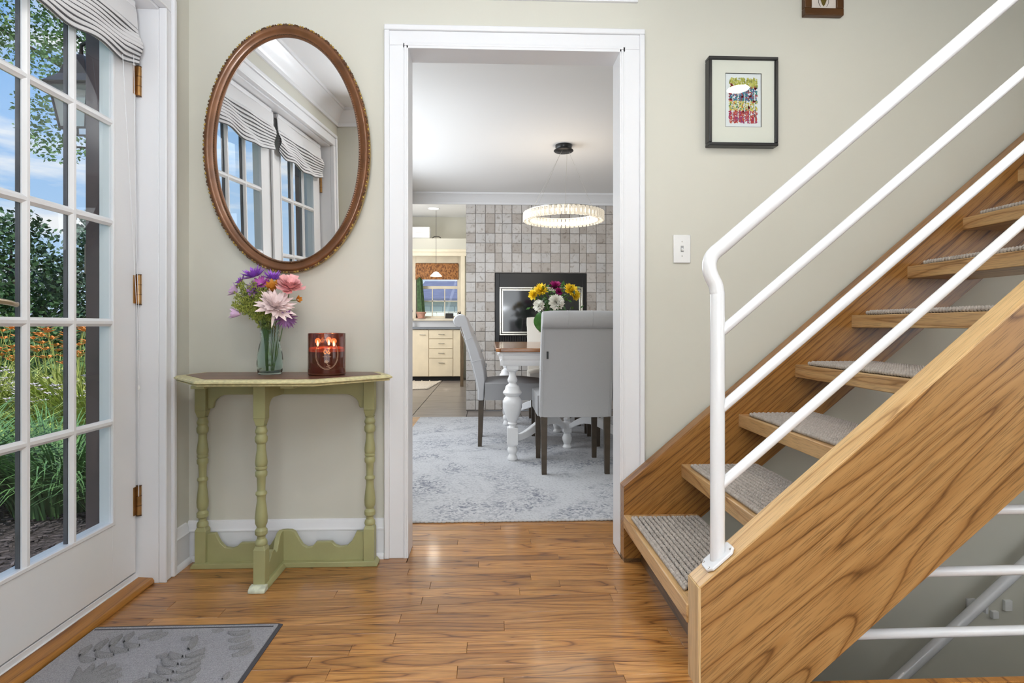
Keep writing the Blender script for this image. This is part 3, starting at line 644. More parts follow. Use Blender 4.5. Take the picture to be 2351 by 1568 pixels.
# hedge-like trees far behind the flowers
hz = [(-12.4, 15.2, 2.2, leafdk), (-14.6, 14.2, 2.0, leafbl), (-10.6, 16.2, 2.4, leafbl), (-9.2, 17.5, 2.4, leafmd), (-17, 12, 2.6, leafdk), (-17.5, 6, 2.6, leafmd), (-17, 0, 2.6, leafdk), (-14, -6, 2.8, leafmd)]
TL = ['dark green tree far behind the flower bed, middle column of panes', 'bluish green tree far behind, at the left edge of the door', 'bluish tree far behind, beside the stone wall edge', 'mid green tree far behind, hidden mostly by the brown jamb', 'dark tree farther left beyond the lawn', 'mid green tree left of the lawn, in the mirror view', 'dark tree in the mirror view through the glazed door', 'light green tree at the far left of the garden']
for i, (x_, y_, zc, mt) in enumerate(hz):
    tree('garden_tree', TL[i], [(x_, y_, zc - .2, 1.7, 1.9), (x_ + .9, y_ - .3, zc - .9, 1.2, 1.3), (x_ - .9, y_ + .3, zc - .8, 1.2, 1.4), (x_ + .1, y_, zc + 1.0, .9, .8)], 9000, .15, mt, (x_, y_, 2.5), seed=i + 3, group='trees beyond the lawn')
tree('shrub', 'rounded light green shrub behind the orange daylilies, left panes', [(-7.3, 8.6, .55, .8, .62)], 1800, .12, leafmd, cat='shrub', seed=31)
tree('shrub', 'rounded mid green shrub behind the orange daylilies, middle panes', [(-6.2, 9.0, .45, .9, .6)], 2000, .12, leafmd, cat='shrub', seed=32)
tree('overhanging_tree', 'leafy tree branches hanging into the sky behind the upper middle panes', [(-7.1, 9.3, 6.0, 1.0, 1.1), (-6.6, 9.0, 5.2, .75, .8), (-6.9, 9.3, 4.2, .55, .55), (-6.75, 9.2, 3.75, .45, .3), (-8.9, 9.1, 6.3, .8, .8), (-5.9, 9.2, 4.6, .6, .9), (-5.6, 9.4, 6.2, 1.2, 1.3)], 12000, .075, leafmd, (-5.2, 11.2, 7), seed=9)
tree('shrub', 'tall green shrub outside seen in the mirror through the farther door leaf', [(-5.2, -1.2, 1.0, 1.1, 1.3), (-5.0, -1.4, 2.6, .9, 1.0)], 5000, .10, leafmd, cat='shrub', seed=41)
tree('shrub', 'dark tall shrub outside seen in the mirror left of the door meeting stile', [(-5.4, .9, 1.0, .9, 1.3), (-5.6, .9, 2.4, .8, 1.0)], 4000, .10, leafdk, cat='shrub', seed=42)
# lantern
LX, LY = -1.74, 2.50
lt = thing('wall_lantern', 'dark iron wall lantern with seeded glass hanging outside on the stone wall', 'lantern', (LX, LY, 1.753))
m = MB()
def sqring(z, h):
    z = z + .053
    return [(LX - h, LY - h, z), (LX + h, LY - h, z), (LX + h, LY + h, z), (LX - h, LY + h, z)]
m.grid([sqring(1.875, .092), sqring(1.880, .094), sqring(1.925, .055), sqring(1.985, .040), sqring(2.02, .018), sqring(2.03, .001)], closed_u=True)
m.grid([sqring(1.877, .088), sqring(1.877, .001)], closed_u=True)
m.build('roof', iron, parent=lt, smooth=20)
m = MB()
for sx, sy in ((-1, -1), (1, -1), (1, 1), (-1, 1)): m.tube([(LX + sx * .078, LY + sy * .078, 1.93), (LX + sx * .052, LY + sy * .052, 1.753)], .005, 6)
for zq, hq in ((1.70, .052), (1.874, .078)):
    pts = sqring(zq, hq)
    for i in range(4): m.tube([pts[i], pts[(i + 1) % 4]], .005, 6)
m.build('cage', iron, parent=lt)
m = MB(); m.grid([sqring(1.70, .050), sqring(1.875, .075)], closed_u=True); m.build('glass', lampglass, parent=lt, smooth=None)
m = MB(); m.tube([(LX, LY, 2.08), (LX, LY, 2.12), (LX + .08, LY, 2.16), (-1.46, LY, 2.09)], .008, 8); m.box(-1.474, -1.462, LY - .06, LY + .06, 1.85, 2.12); m.build('bracket', iron, parent=lt)

# ------------------------------------------------------------------ staircase
X0, Z0, RUN, RISE, SL = .524, .185, .2285, .1955, .850
st = thing('staircase', 'open-riser oak staircase with thick plank stringers climbing right along the wall', 'staircase', (.53, 1.85, 0))
XE = 3.3
zt = lambda x: .292 + SL * (x - .524)
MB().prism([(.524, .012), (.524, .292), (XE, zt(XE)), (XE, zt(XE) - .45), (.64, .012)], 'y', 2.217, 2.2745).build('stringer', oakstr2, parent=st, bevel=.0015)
MB().prism([(.5235, .285), (.5235, .2935), (XE, zt(XE) + .0015), (XE, zt(XE) - .006)], 'y', 2.2165, 2.2755).build('stringer_cap', oak('mid_oak_cap', (.40, .20, .075), (.34, .155, .05), (.2, .08, .02), rot=(0, R(40.4), 0), rough=.35, rings=4, sx=1, sy=10), parent=st)
MB().box(.524, .66, 2.212, 2.28, 0, .0125).build('base_shoe', oakdark, parent=st)
zn = lambda x: .262 + SL * (x - .53)
MB().prism([(.533, -.02), (.533, .262), (XE, zn(XE)), (XE, zn(XE) - .467), (.775, -.02)], 'y', 1.424, 1.500).build('stringer', oakstr, parent=st, bevel=.001)
MB().prism([(.529, .256), (.529, .264), (XE, zn(XE) + .006), (XE, zn(XE) - .002)], 'y', 1.4235, 1.5005).build('stringer_cap', oakpale_s, parent=st, bevel=.0012, label='pale oak cap')
oakend = oak('pale_oak_end', (.66, .46, .24), (.58, .38, .17), (.40, .23, .09), rot=(0, R(90), 0), rough=.35, rings=4, sx=1.2, sy=9, pore=.3)
MB().box(.5265, .5335, 1.4235, 1.5005, -.02, .262).build('stringer_end', oakend, parent=st, bevel=.001, label='pale oak end strip')
MB().box(.590, .612, 1.50, 2.217, -.12, .095).build('fascia', oakdark, parent=st, bevel=.001)
for k in range(11):
    xf = X0 + RUN * k; zt_ = Z0 + RISE * k
    if k: MB().box(xf, xf + .285, 1.495, 2.222, zt_ - .050, zt_).build('tread', oakpale_y, parent=st, bevel=.003)
    else: MB().prism([(xf - .002, 1.497), (xf - .002, 2.2165), (xf + .29, 2.222), (xf + .29, 1.495)], 'z', zt_ - .050, zt_).build('tread', oakpale_y, parent=st, bevel=.003)
# woven pads
def make_pad():
    p = thing('stair_pad', '', 'stair pad', (0, 0, 0), 'grey woven pads on the stair treads')
    MB().box(.004, .252, -.288, .288, 0, .009).build('backing', padbase, parent=p, bevel=.003)
    m = MB(); nx, ny = 14, 48
    for i in range(nx):
        for j in range(ny):
            cx = .012 + .232 * i / (nx - 1); cy = -.280 + .560 * j / (ny - 1)
            jx, jy = rnd.uniform(-.0008, .0008), rnd.uniform(-.0006, .0006)
            M = Matrix.Rotation(.30 + rnd.uniform(-.12, .12), 3, 'Z')
            edge = i in (0, nx - 1) or j in (0, ny - 1)
            m.ell((cx + jx, cy + jy, .0115), (.0080, .0042, .0078), 7, 5, M)
    # braided rim
    for sx in (.002, .254):
        for j in range(44): m.ell((sx, -.286 + .572 * j / 43, .0085), (.0058, .0074, .0078), 6, 4, Matrix.Rotation(.6, 3, 'Z'))
    for sy in (-.289, .289):
        for j in range(19): m.ell((.004 + .248 * j / 18, sy, .0085), (.0074, .0058, .0078), 6, 4, Matrix.Rotation(.6, 3, 'Z'))
    m.build('loop_pile', padm, parent=p, kind='stuff', smooth=80)
    return p
pad0 = make_pad()
ordn = ['lowest', 'second', 'third', 'fourth', 'fifth', 'sixth', 'seventh', 'eighth', 'ninth', 'tenth']
for k in range(9):
    p = pad0 if k == 0 else copy_tree(pad0)
    p.location = (X0 + RUN * k + .016, 1.862, Z0 + RISE * k + .0002)
    p['label'] = 'grey woven pad lying on the ' + (ordn[k] + ' oak stair tread' if k == 0 else ordn[k] + ' oak stair tread counted from the floor')

# stair railing
ry = 1.462
sr = thing('stair_railing', 'white enamelled pipe railing with post and sloping rails on the near stringer', 'railing', (.591, ry, .31))
hp_ = [(.591, .315), (.591, .70), (.591, .98), (.590, 1.010), (.586, 1.032), (.576, 1.052), (.570, 1.072), (.571, 1.094), (.582, 1.113), (.600, 1.128)]
def curve(pts, sub=5):
    o_ = []
    for i in range(len(pts) - 1):
        p0, p1, p2, p3 = [Vector(pts[max(0, min(len(pts) - 1, j))]) for j in (i - 1, i, i + 1, i + 2)]
        for q in range(sub):
            t = q / sub
            o_.append(.5 * ((2 * p1) + (-p0 + p2) * t + (2 * p0 - 5 * p1 + 4 * p2 - p3) * t * t + (-p0 + 3 * p1 - 3 * p2 + p3) * t ** 3))
    o_.append(Vector(pts[-1])); return o_
path = [(x_, ry, z_) for x_, z_ in hp_] + [(.600 + .06, ry, 1.128 + .06 * .86), (XE, ry, 1.128 + (XE - .600) * .853)]
crv = curve([(a[0], a[1], a[2]) for a in path[:10]], 6) + [Vector(path[10]), Vector(path[11])]
MB().tube(crv[:13], .0185, 24).build('post', railw, parent=sr)
MB().tube(crv[12:], .0185, 24).build('handrail', railw, parent=sr)
for zz in (.905, .706, .508): MB().tube([(.596, ry, zz), (XE, ry, zz + (XE - .596) * .845)], .0130, 20).build('rail', railw, parent=sr)
# base plate on the sloping cap
ang = math.atan(SL); Mp = Matrix.Rotation(-ang, 3, 'Y')
bpl = MB(); c0 = Vector((.592, ry, zn(.592) + .010)); oct_ = []
for sx, sy in ((-1, -.55), (-.7, -1), (.7, -1), (1, -.55), (1, .55), (.7, 1), (-.7, 1), (-1, .55)): oct_.append((sx * .046, sy * .031))
vs = [c0 + Mp @ Vector((a, b_, h)) for h in (-.004, .004) for a, b_ in oct_]
bpl.add(vs, [tuple(range(7, -1, -1)), tuple(range(8, 16))] + [(i, (i + 1) % 8, 8 + (i + 1) % 8, 8 + i) for i in range(8)])
bpo = bpl.build('base_plate', railw, parent=sr, bevel=.002)
for sx in (-1, 1):
    for sy in (-1, 1):
        MB().lathe([(.0032, .0038), (.0028, .0055), (.001, .006)], c0, 8, M=Mp).build('screw', chrome, parent=bpo).location = Mp @ Vector((sx * .036, sy * .018, 0))
# wall-side lower handrail and guard rails at the floor opening
lh = thing('basement_handrail', 'white pipe handrail slanting down the wall into the stairwell below the stringer', 'railing', (1.65, 2.235, -.49))
MB().tube([(.95, 2.225, -1.085), (3.2, 2.225, .865)], .0215, 20).build('handrail', railw, parent=lh)
for x_ in (1.40, 2.0, 2.7):
    z_ = -1.085 + (x_ - .95) * .8667
    MB().tube([(x_, 2.225, z_ - .01), (x_, 2.225, z_ - .055), (x_, 2.30, z_ - .062)], .007, 8).build('bracket', railw, parent=lh)
    MB().box(x_ - .018, x_ + .018, 2.296, 2.3045, z_ - .09, z_ - .035).build('bracket_plate', railw, parent=lh, bevel=.002)
gr = thing('guard_railing', 'three white horizontal guard pipes across the stairwell opening below the stringer', 'railing', (1.6, 1.525, .0))
for zz in (.079, .247, .415): MB().tube([(.90 + zz * .55, 1.527, zz - .001), (3.4, 1.527, zz + .012)], .0135, 20).build('rail', railw, parent=gr)
MB().tube([(2.7, 1.527, -.12), (2.7, 1.527, .5)], .0185, 20).build('post', railw, parent=gr)
struct('trim_7', MB().box(.612, 3.8, 1.43, 1.452, -.26, .002), oaksill, bevel=.002)
struct('trim_8', MB().box(.598, .612, 1.501, 2.216, -.26, -.001), oakdark)
# small wall sockets in the stairwell
o = thing('wall_socket', 'small grey outlet box low on the stairwell wall beyond the slanting pipe', 'outlet', (2.05, 2.30, -.25))
MB().box(2.140, 2.172, 2.290, 2.3045, -.262, -.218).build('plate', plast, parent=o, bevel=.002); MB().box(2.085, 2.112, 2.288, 2.3045, -.292, -.262).build('plate', plast, parent=o, bevel=.002)

# ------------------------------------------------------------------ oval mirror
mr = thing('oval_mirror', 'oval wall mirror in a bronze and gold beaded frame above the green console', 'mirror', (0, 0, 0))
A, B = .277, .434; NS = 160
def ering(d, yv): return [((A + d) * math.cos(2 * PI * k / NS), yv, (B + d) * math.sin(2 * PI * k / NS)) for k in range(NS)]
m = MB(); m.grid([ering(d, yv) for d, yv in ((0, .004), (0, -.004), (.003, -.009), (.007, -.009), (.010, -.006), (.016, -.008), (.023, -.015), (.029, -.019), (.034, -.019), (.037, -.016), (.039, -.012), (.043, -.012), (.045, -.009))], closed_u=True)
m.build('frame', bronze, parent=mr, smooth=50)
m = MB(); m.grid([ering(d, yv) for d, yv in ((.045, -.009), (.046, 0), (.041, .028), (.0, .030))], closed_u=True); m.build('frame_side', gold, parent=mr, smooth=40, label='gold painted side of the frame')
m = MB()
for k in range(190):
    a = 2 * PI * k / 190; t_ = math.atan2((B + .042) * math.cos(a), -(A + .042) * math.sin(a))
    m.ell(((A + .0435) * math.cos(a), -.0115, (B + .0435) * math.sin(a)), (.0068 if k % 3 else .0042, .004, .0036), 6, 4, Matrix.Rotation(-t_ + (.45 if k % 2 else -.45), 3, 'Y')); m.mi = (k // 2) % 2
m.build('rope_edge', [gold, bronzedk], parent=mr, kind='stuff', smooth=80)
m = MB()
for k in range(300):
    a = 2 * PI * k / 300; m.ell(((A + .0055) * math.cos(a), -.010, (B + .0055) * math.sin(a)), (.0027, .003, .0027), 5, 4)
m.build('inner_beading', bronzedk, parent=mr, kind='stuff', smooth=80)
m = MB(); m.add([(A * 1.005 * math.cos(2 * PI * k / NS), 0, B * 1.005 * math.sin(2 * PI * k / NS)) for k in range(NS)], [tuple(range(NS))]); m.add([(A * 1.005 * math.cos(2 * PI * k / NS), .004, B * 1.005 * math.sin(2 * PI * k / NS)) for k in range(NS)], [tuple(range(NS))])
m.build('looking_glass', mirrorm, parent=mr, smooth=None)
mr.location = (-.790, 2.262, 1.612); mr.rotation_euler = (R(1.7), 0, R(-1.4))
ORG[mr.name] = tuple(mr.location)
# yellow picture on the wall behind, seen in the mirror
yp = thing('small_picture', 'small yellow framed picture seen only in the oval mirror', 'picture', (-.72, .11, 1.35))
m = MB(); m.box(-.80, -.63, .101, .125, 1.32, 1.335).box(-.80, -.63, .101, .125, 1.50, 1.515).box(-.80, -.785, .101, .125, 1.335, 1.50).box(-.645, -.63, .101, .125, 1.335, 1.50)
m.build('frame', pm('yellow_frame', (.65, .45, .12), .4), parent=yp); MB().box(-.785, -.645, .102, .112, 1.335, 1.50).build('print', pm('blue_print', (.15, .4, .5), .6, var=.5, vscale=20), parent=yp)

# ------------------------------------------------------------------ green console table
ct = thing('console_table', 'sage green half-octagon console table with turned legs below the oval mirror', 'console table', (-.785, 2.15, 0))
outl = [(-1.112, 2.272), (-1.146, 2.115), (-.973, 1.914), (-.584, 1.910), (-.360, 2.118), (-.432, 2.272)]
cx_, cy_ = -.775, 2.13
def ins(pl, d):
    o_ = []; n = len(pl)
    for i in range(n):
        p0, p1, p2 = Vector(pl[i - 1]), Vector(pl[i]), Vector(pl[(i + 1) % n]); e1 = (p1 - p0).normalized(); e2 = (p2 - p1).normalized()
        n1 = Vector((-e1.y, e1.x)); n2 = Vector((-e2.y, e2.x)); b_ = (n1 + n2).normalized(); o_.append(tuple(p1 + b_ * d / max(.4, b_.dot(n1))))
    return o_
def loft(levels):   # (inset, z)
    m = MB(); rows = []
    for d, z in levels: rows.append([(x, y, z) for x, y in ins(outl, d)])
    n0 = len(m.v); m.grid(rows, closed_u=True); k = len(outl)
    m.f.append(tuple(range(k))[::-1]); m.m.append(0); m.f.append(tuple((len(levels) - 1) * k + i for i in range(k))); m.m.append(0); return m
loft([(.012, .7235), (.008, .7245), (.006, .728), (.010, .7305), (.003, .7315), (-.001, .7345), (.000, .7395), (.004, .7405), (.007, .7440), (.014, .7450)]).build('table_top', cream, parent=ct)
loft([(.036, .7445), (.036, .7462), (.038, .7465)]).build('top_inlay', walnut, parent=ct, label='brown wood inlay of the top')
sp = [(440, 38), (448, 30), (462, 32), (470, 36), (480, 39), (490, 37), (497, 32), (506, 33), (520, 40), (545, 39), (556, 33), (562, 28), (600, 28), (640, 34), (680, 39), (700, 37), (708, 33), (713, 37), (724, 37), (730, 30), (745, 38), (768, 37), (780, 28), (830, 26), (865, 25), (874, 34), (887, 37), (900, 28), (930, 27), (980, 34), (1040, 40), (1075, 38), (1100, 27), (1108, 30), (1120, 39), (1145, 39), (1158, 26), (1175, 26), (1188, 36), (1202, 39), (1212, 38), (1216, 36)]
def leg(name, x_, y_, top, foot_back):
    m = MB(); prof = [(w_ * .000535, .576 - (Y_ - 440) / 775 * .422) for Y_, w_ in sp][::-1]
    m.lathe(prof, (x_, y_, 0), 20)
    h = .0205
    m.box(x_ - h, x_ + h, y_ - h, y_ + h, .600, top)
    m.grid([[(x_ - h, y_ - h, .600), (x_ + h, y_ - h, .600), (x_ + h, y_ + h, .600), (x_ - h, y_ + h, .600)], [(x_ - .014, y_ - .014, .574), (x_ + .014, y_ - .014, .574), (x_ + .014, y_ + .014, .574), (x_ - .014, y_ + .014, .574)]], closed_u=True)
    m.box(x_ - h, x_ + h, y_ - h, y_ + h, .018, .140)
    m.grid([[(x_ - h, y_ - h, .140), (x_ + h, y_ - h, .140), (x_ + h, y_ + h, .140), (x_ - h, y_ + h, .140)], [(x_ - .014, y_ - .014, .156), (x_ + .014, y_ - .014, .156), (x_ + .014, y_ + .014, .156), (x_ - .014, y_ + .014, .156)]], closed_u=True)
    m.build('leg', sage, parent=ct, bevel=.0015)
RX0, RX1, FX, RY, FY = -1.105, -.467, -.806, 2.240, 2.045
leg('leg', RX0, RY, .7235, 0); leg('leg', RX1, RY, .7235, 0); leg('leg', FX, FY, .7235, 0)
half = [(0, .137), (.02, .136), (.033, .128), (.040, .115), (.048, .100), (.062, .078), (.078, .068), (.098, .070), (.110, .084), (.114, .089), (.174, .089), (.186, .075), (.205, .068), (.232, .072), (.250, .090), (.262, .112), (.268, .127), (.300, .127)]
cxr = -.786
pr = [(cxr - d, z) for d, z in half[::-1]] + [(cxr + d, z) for d, z in half[1:]]
MB().prism([(RX0, .018)] + pr + [(RX1, .018)], 'y', RY - .006, RY + .012).build('lower_stretcher', sage, parent=ct, bevel=.002)
pr2 = [(FY + .015, .088), (FY + .032, .075), (FY + .05, .072), (FY + .062, .084), (FY + .075, .098), (FY + .092, .101), (FY + .103, .094), (FY + .112, .082), (FY + .125, .080), (FY + .135, .098), (FY + .148, .122), (FY + .165, .135), (RY, .137)]
MB().prism([(FY + .015, .018)] + pr2 + [(RY, .018)], 'x', FX - .008, FX + .010).build('lower_stretcher', sage, parent=ct, bevel=.002)
def arch(a0, a1, zt_, zl, zm, rad, nseg=7):
    pts = [(a0, zt_), (a1, zt_), (a1, zl), (a1 - .018, zl)]
    for i in range(nseg + 1):
        t = PI / 2 * i / nseg; pts.append((a1 - .018 - rad * (1 - math.cos(t)) - .004, zl + .008 + (zm - zl - .008) * math.sin(t)))
    for i in range(nseg, -1, -1):
        t = PI / 2 * i / nseg; pts.append((a0 + .018 + rad * (1 - math.cos(t)) + .004, zl + .008 + (zm - zl - .008) * math.sin(t)))
    pts += [(a0 + .018, zl), (a0, zl)]
    return pts
MB().prism(arch(RX0 + .02, RX1 - .02, .7235, .607, .660, .055), 'y', RY - .004, RY + .012).build('apron', sage, parent=ct, bevel=.002)
MB().prism([(FY + .018, .7235), (RY, .7235), (RY, .661)] + [p for p in arch(FY + .018, RY, .7235, .590, .662, .05)[12:]], 'x', FX - .006, FX + .010).build('apron', sage, parent=ct, bevel=.002)
MB().prism([(RX0 - .034, 0), (RX1 + .034, 0), (RX1 + .034, .008), (RX1 + .024, .020), (RX0 - .024, .020), (RX0 - .034, .008)], 'y', RY - .030, RY + .024).build('foot_rail', sage, parent=ct, bevel=.002)
MB().prism([(FX - .028, 0), (FX + .028, 0), (FX + .028, .008), (FX + .020, .020), (FX - .020, .020), (FX - .028, .008)], 'y', FY - .012, RY - .030).build('foot_rail', sage, parent=ct, bevel=.002)
MB().prism([(FY - .048, 0), (FY - .012, 0), (FY - .012, .022), (FY - .034, .0215), (FY - .048, .012)], 'x', FX - .029, FX + .029).build('foot_tip', sagedk, parent=ct, bevel=.004, label='worn cream foot tip')
for a, b_ in ((-1.005, -.960), (-.708, -.664)): MB().box(a, b_, 1.955, 2.23, .7125, .7236).build('support_runner', sage, parent=ct, bevel=.0015)

# ------------------------------------------------------------------ flowers
def petals(m, c, ax, n, L_, wd, tilt, cup=0, seg=3, jit=.15, r0=.004, pointed=True):
    ax = Vector(ax).normalized(); u = ax.orthogonal().normalized(); v = ax.cross(u); c = Vector(c)
    for k in range(n):
        a = 2 * PI * k / n + rnd.uniform(-jit, jit); t0 = tilt + rnd.uniform(-jit, jit) * .6; l = L_ * rnd.uniform(.85, 1.12)
        rad = (u * math.cos(a) + v * math.sin(a)); sd = ax.cross(rad).normalized(); p = c + rad * r0; th_ = t0; rows = []
        for i in range(seg + 1):
            t = i / seg; w_ = wd * .5 * ((math.sin(PI * min(1, t * .85 + .12))) if pointed else (.5 + .5 * t)); up_ = (ax * math.sin(th_) + rad * math.cos(th_)); nn_ = (ax * math.cos(th_) - rad * math.sin(th_))
            rows.append([p - sd * w_ + nn_ * w_ * .35, p, p + sd * w_ + nn_ * w_ * .35]); p = p + up_ * (l / seg); th_ += cup / seg
        m.grid(rows)
def flower(name, label, c, ax, base, layers, mat, stem_r=.0016, bloom='petals', mats2=None, grp=None):
    t_ = thing(name, label, 'flower', base, grp); c = Vector(c); ax = Vector(ax).normalized(); b_ = Vector(base)
    mid = c - ax * (c - b_).length * .35
    MB().tube(curve([b_, b_ * .5 + mid * .5, mid, c - ax * .004], 4), stem_r, 6).build('stem', steml, parent=t_)
    m = MB()
    for ly in layers: petals(m, c, ax, *ly)
    m.build(bloom, mat, parent=t_, smooth=70); return t_
VX, VY, VZ = -.812, 2.14, .7470
B0 = (VX, VY, VZ + .02)
def vb(dx, dy, dz=.012): return (VX + dx, VY + dy, VZ + dz)
G1 = 'flowers in the ribbed vase'
# big pale pink chrysanthemum facing the camera and up-right
flower('chrysanthemum', 'large pale pink spider chrysanthemum in front of the vase bouquet', (-.775, 2.085, .994), (.42, -.55, .68), vb(.006, -.005), [(17, .070, .023, .05, .25), (16, .066, .022, .45, .2), (14, .058, .020, .85, .1), (10, 0.0497, 0.0120, 1.2, 0), (3, 0.0856, 0.0120, -.35, -.2)], p_pale, grp=G1)
flower('carnation', 'ruffled pink carnation at the top right of the ribbed vase bouquet', (-.735, 2.125, 1.062), (.3, -.45, .85), vb(.012, .004), [(12, 0.0524, 0.0360, .1, .5, 3, .3, .003, False), (12, 0.0497, 0.0330, .6, .3, 3, .4, .003, False), (10, 0.0442, 0.0300, 1.0, -.2, 3, .4, .003, False), (7, 0.0414, 0.0270, 1.35, -.4, 3, .5, .002, False)], p_pink, grp=G1)
flower('aster', 'purple aster at the top left of the ribbed vase bouquet', (-.868, 2.135, 1.105), (-.25, -.35, .8), vb(-.008, .0), [(18, 0.0497, 0.0120, .15, .5), (16, 0.0469, 0.0105, .6, .3), (12, 0.0359, 0.0090, 1.0, 0)], p_purple, grp=G1)
flower('aster', 'violet aster beside the mirror frame edge above the bouquet', (-.805, 2.15, 1.098), (.1, -.3, .9), vb(.002, .006), [(16, 0.0414, 0.0105, .2, .5), (14, 0.0386, 0.0090, .7, .3), (10, 0.0276, 0.0075, 1.1, 0)], p_purple, grp=G1)
flower('aster', 'magenta aster between the two purple asters', (-.838, 2.125, 1.078), (0, -.7, .5), vb(-.004, -.006), [(16, 0.0304, 0.0090, .2, .4), (14, 0.0262, 0.0075, .7, .2)], p_mag, grp=G1)
flower('aster', 'dark violet aster tucked under the purple asters', (-.858, 2.115, 1.055), (-.2, -.7, .2), vb(-.009, -.004), [(14, 0.0304, 0.0105, .3, .3), (10, 0.0221, 0.0090, .9, .2)], p_mauve, grp=G1)
flower('aster', 'small purple aster at the far left top of the bouquet', (-.912, 2.135, 1.085), (-.7, -.2, .5), vb(-.012, .004), [(13, 0.0290, 0.0090, .3, .3), (9, 0.0221, 0.0075, .9, .2)], p_purple, grp=G1)
flower('aster', 'lilac aster bud at the left of the bouquet below the purple one', (-.925, 2.13, 1.050), (-.8, -.3, .3), vb(-.011, -.002), [(10, 0.0359, 0.0150, .75, .3), (8, 0.0304, 0.0135, 1.1, .2)], p_lil, grp=G1)
flower('aster', 'pale lilac bud lowest at the left of the bouquet', (-.905, 2.11, .968), (-.9, -.25, .1), vb(-.010, -.008), [(9, 0.0414, 0.0180, 1.0, .35), (7, 0.0359, 0.0150, 1.25, .2)], p_lil, grp=G1)
flower('aster', 'mauve aster drooping at the right rim of the ribbed vase', (-.742, 2.105, .955), (.35, -.6, -.55), vb(.011, -.006), [(15, 0.0414, 0.0105, .2, .3), (12, 0.0359, 0.0105, .6, .3)], p_mauve, grp=G1)
flower('alstroemeria', 'amber orange flower behind the pink carnation', (-.792, 2.115, 1.052), (.1, -.6, .6), vb(.004, .002), [(7, 0.0414, 0.0225, .95, .2), (6, 0.0331, 0.0195, 1.2, .1)], p_amber, grp=G1)
flower('alstroemeria', 'small ochre bud at the right under the carnation', (-.705, 2.12, 1.020), (.5, -.4, .1), vb(.013, .0), [(6, 0.0179, 0.0120, .9, .4), (5, 0.0138, 0.0105, 1.2, .1)], p_amber, grp=G1)
gs_ = thing('greenery_sprigs', 'olive green filler sprigs spreading left in the ribbed vase', 'foliage', (VX - .01, VY, VZ + .02))
m = MB(); stm = MB()
for i in range(66):
    tx, tz = VX - rnd.uniform(-.02, .118), rnd.uniform(.985, 1.085); ty = VY + rnd.uniform(-.045, .03)
    if tx > -.80: tz -= .03
    p0 = Vector((VX + rnd.uniform(-.014, .01), VY + rnd.uniform(-.012, .012), VZ + .03)); p1 = Vector((VX + (tx - VX) * .25, VY + (ty - VY) * .3, VZ + .175)); p2 = Vector((tx, ty, tz))
    cv = curve([p0, p1, p2], 8); stm.tube(cv, .0009, 4)
    for p in cv[8:]:
        for q in range(9):
            d = Vector((rnd.gauss(0, 1), rnd.gauss(0, 1), rnd.gauss(.7, .8))).normalized() * rnd.uniform(.004, .013)
            m.ell(p + d, (.0022, .0022, .0034), 4, 3)
            a = d.normalized(); sdv = a.orthogonal().normalized() * .0012
            m.add([p - sdv, p + sdv, p + d * 1.5], [(0, 1, 2)])
stm.build('stems', steml, parent=gs_, kind='stuff'); m.build('leaf_sprays', sprig, parent=gs_, kind='stuff', smooth=80)
# vase
vs_ = thing('ribbed_vase', 'ribbed clear green-blue glass vase holding the mixed bouquet on the console', 'vase', (VX, VY, VZ))
pf = [(.040, .0), (.0415, .003), (.044, .020), (.0455, .045), (.044, .070), (.038, .100), (.0325, .125), (.0315, .145), (.034, .165), (.038, .183), (.0425, .198)]
pi = [(r_ - .0028, z_) for r_, z_ in pf[1:]]; pi[0] = (.037, .006)
m = MB()
def fine(pr_, sub=5):
    c = curve([(a, b_, 0) for a, b_ in pr_], sub); return [(p.x, p.y) for p in c]
rows = []
for r_, z_ in fine(pf): rows.append([(VX + (r_ + .0007 * math.sin(z_ * 1150 + 3 * math.sin(a_))) * math.cos(a_), VY + (r_ + .0007 * math.sin(z_ * 1150 + 3 * math.sin(a_))) * math.sin(a_), VZ + z_ + (.003 * math.sin(a_ * 6) if z_ > .19 else 0)) for a_ in [2 * PI * k / 40 for k in range(40)]])
for r_, z_ in fine(pi)[::-1]: rows.append([(VX + r_ * math.cos(a_), VY + r_ * math.sin(a_), VZ + z_ + (.003 * math.sin(a_ * 6) if z_ > .19 else 0)) for a_ in [2 * PI * k / 40 for k in range(40)]])
m.grid(rows, closed_u=True); nn_ = len(m.v); m.f.append(tuple(range(40))[::-1]); m.m.append(0); m.f.append(tuple(nn_ - 40 + k for k in range(40))); m.m.append(0)
m.build('vase_glass', vaseg, parent=vs_, smooth=60)
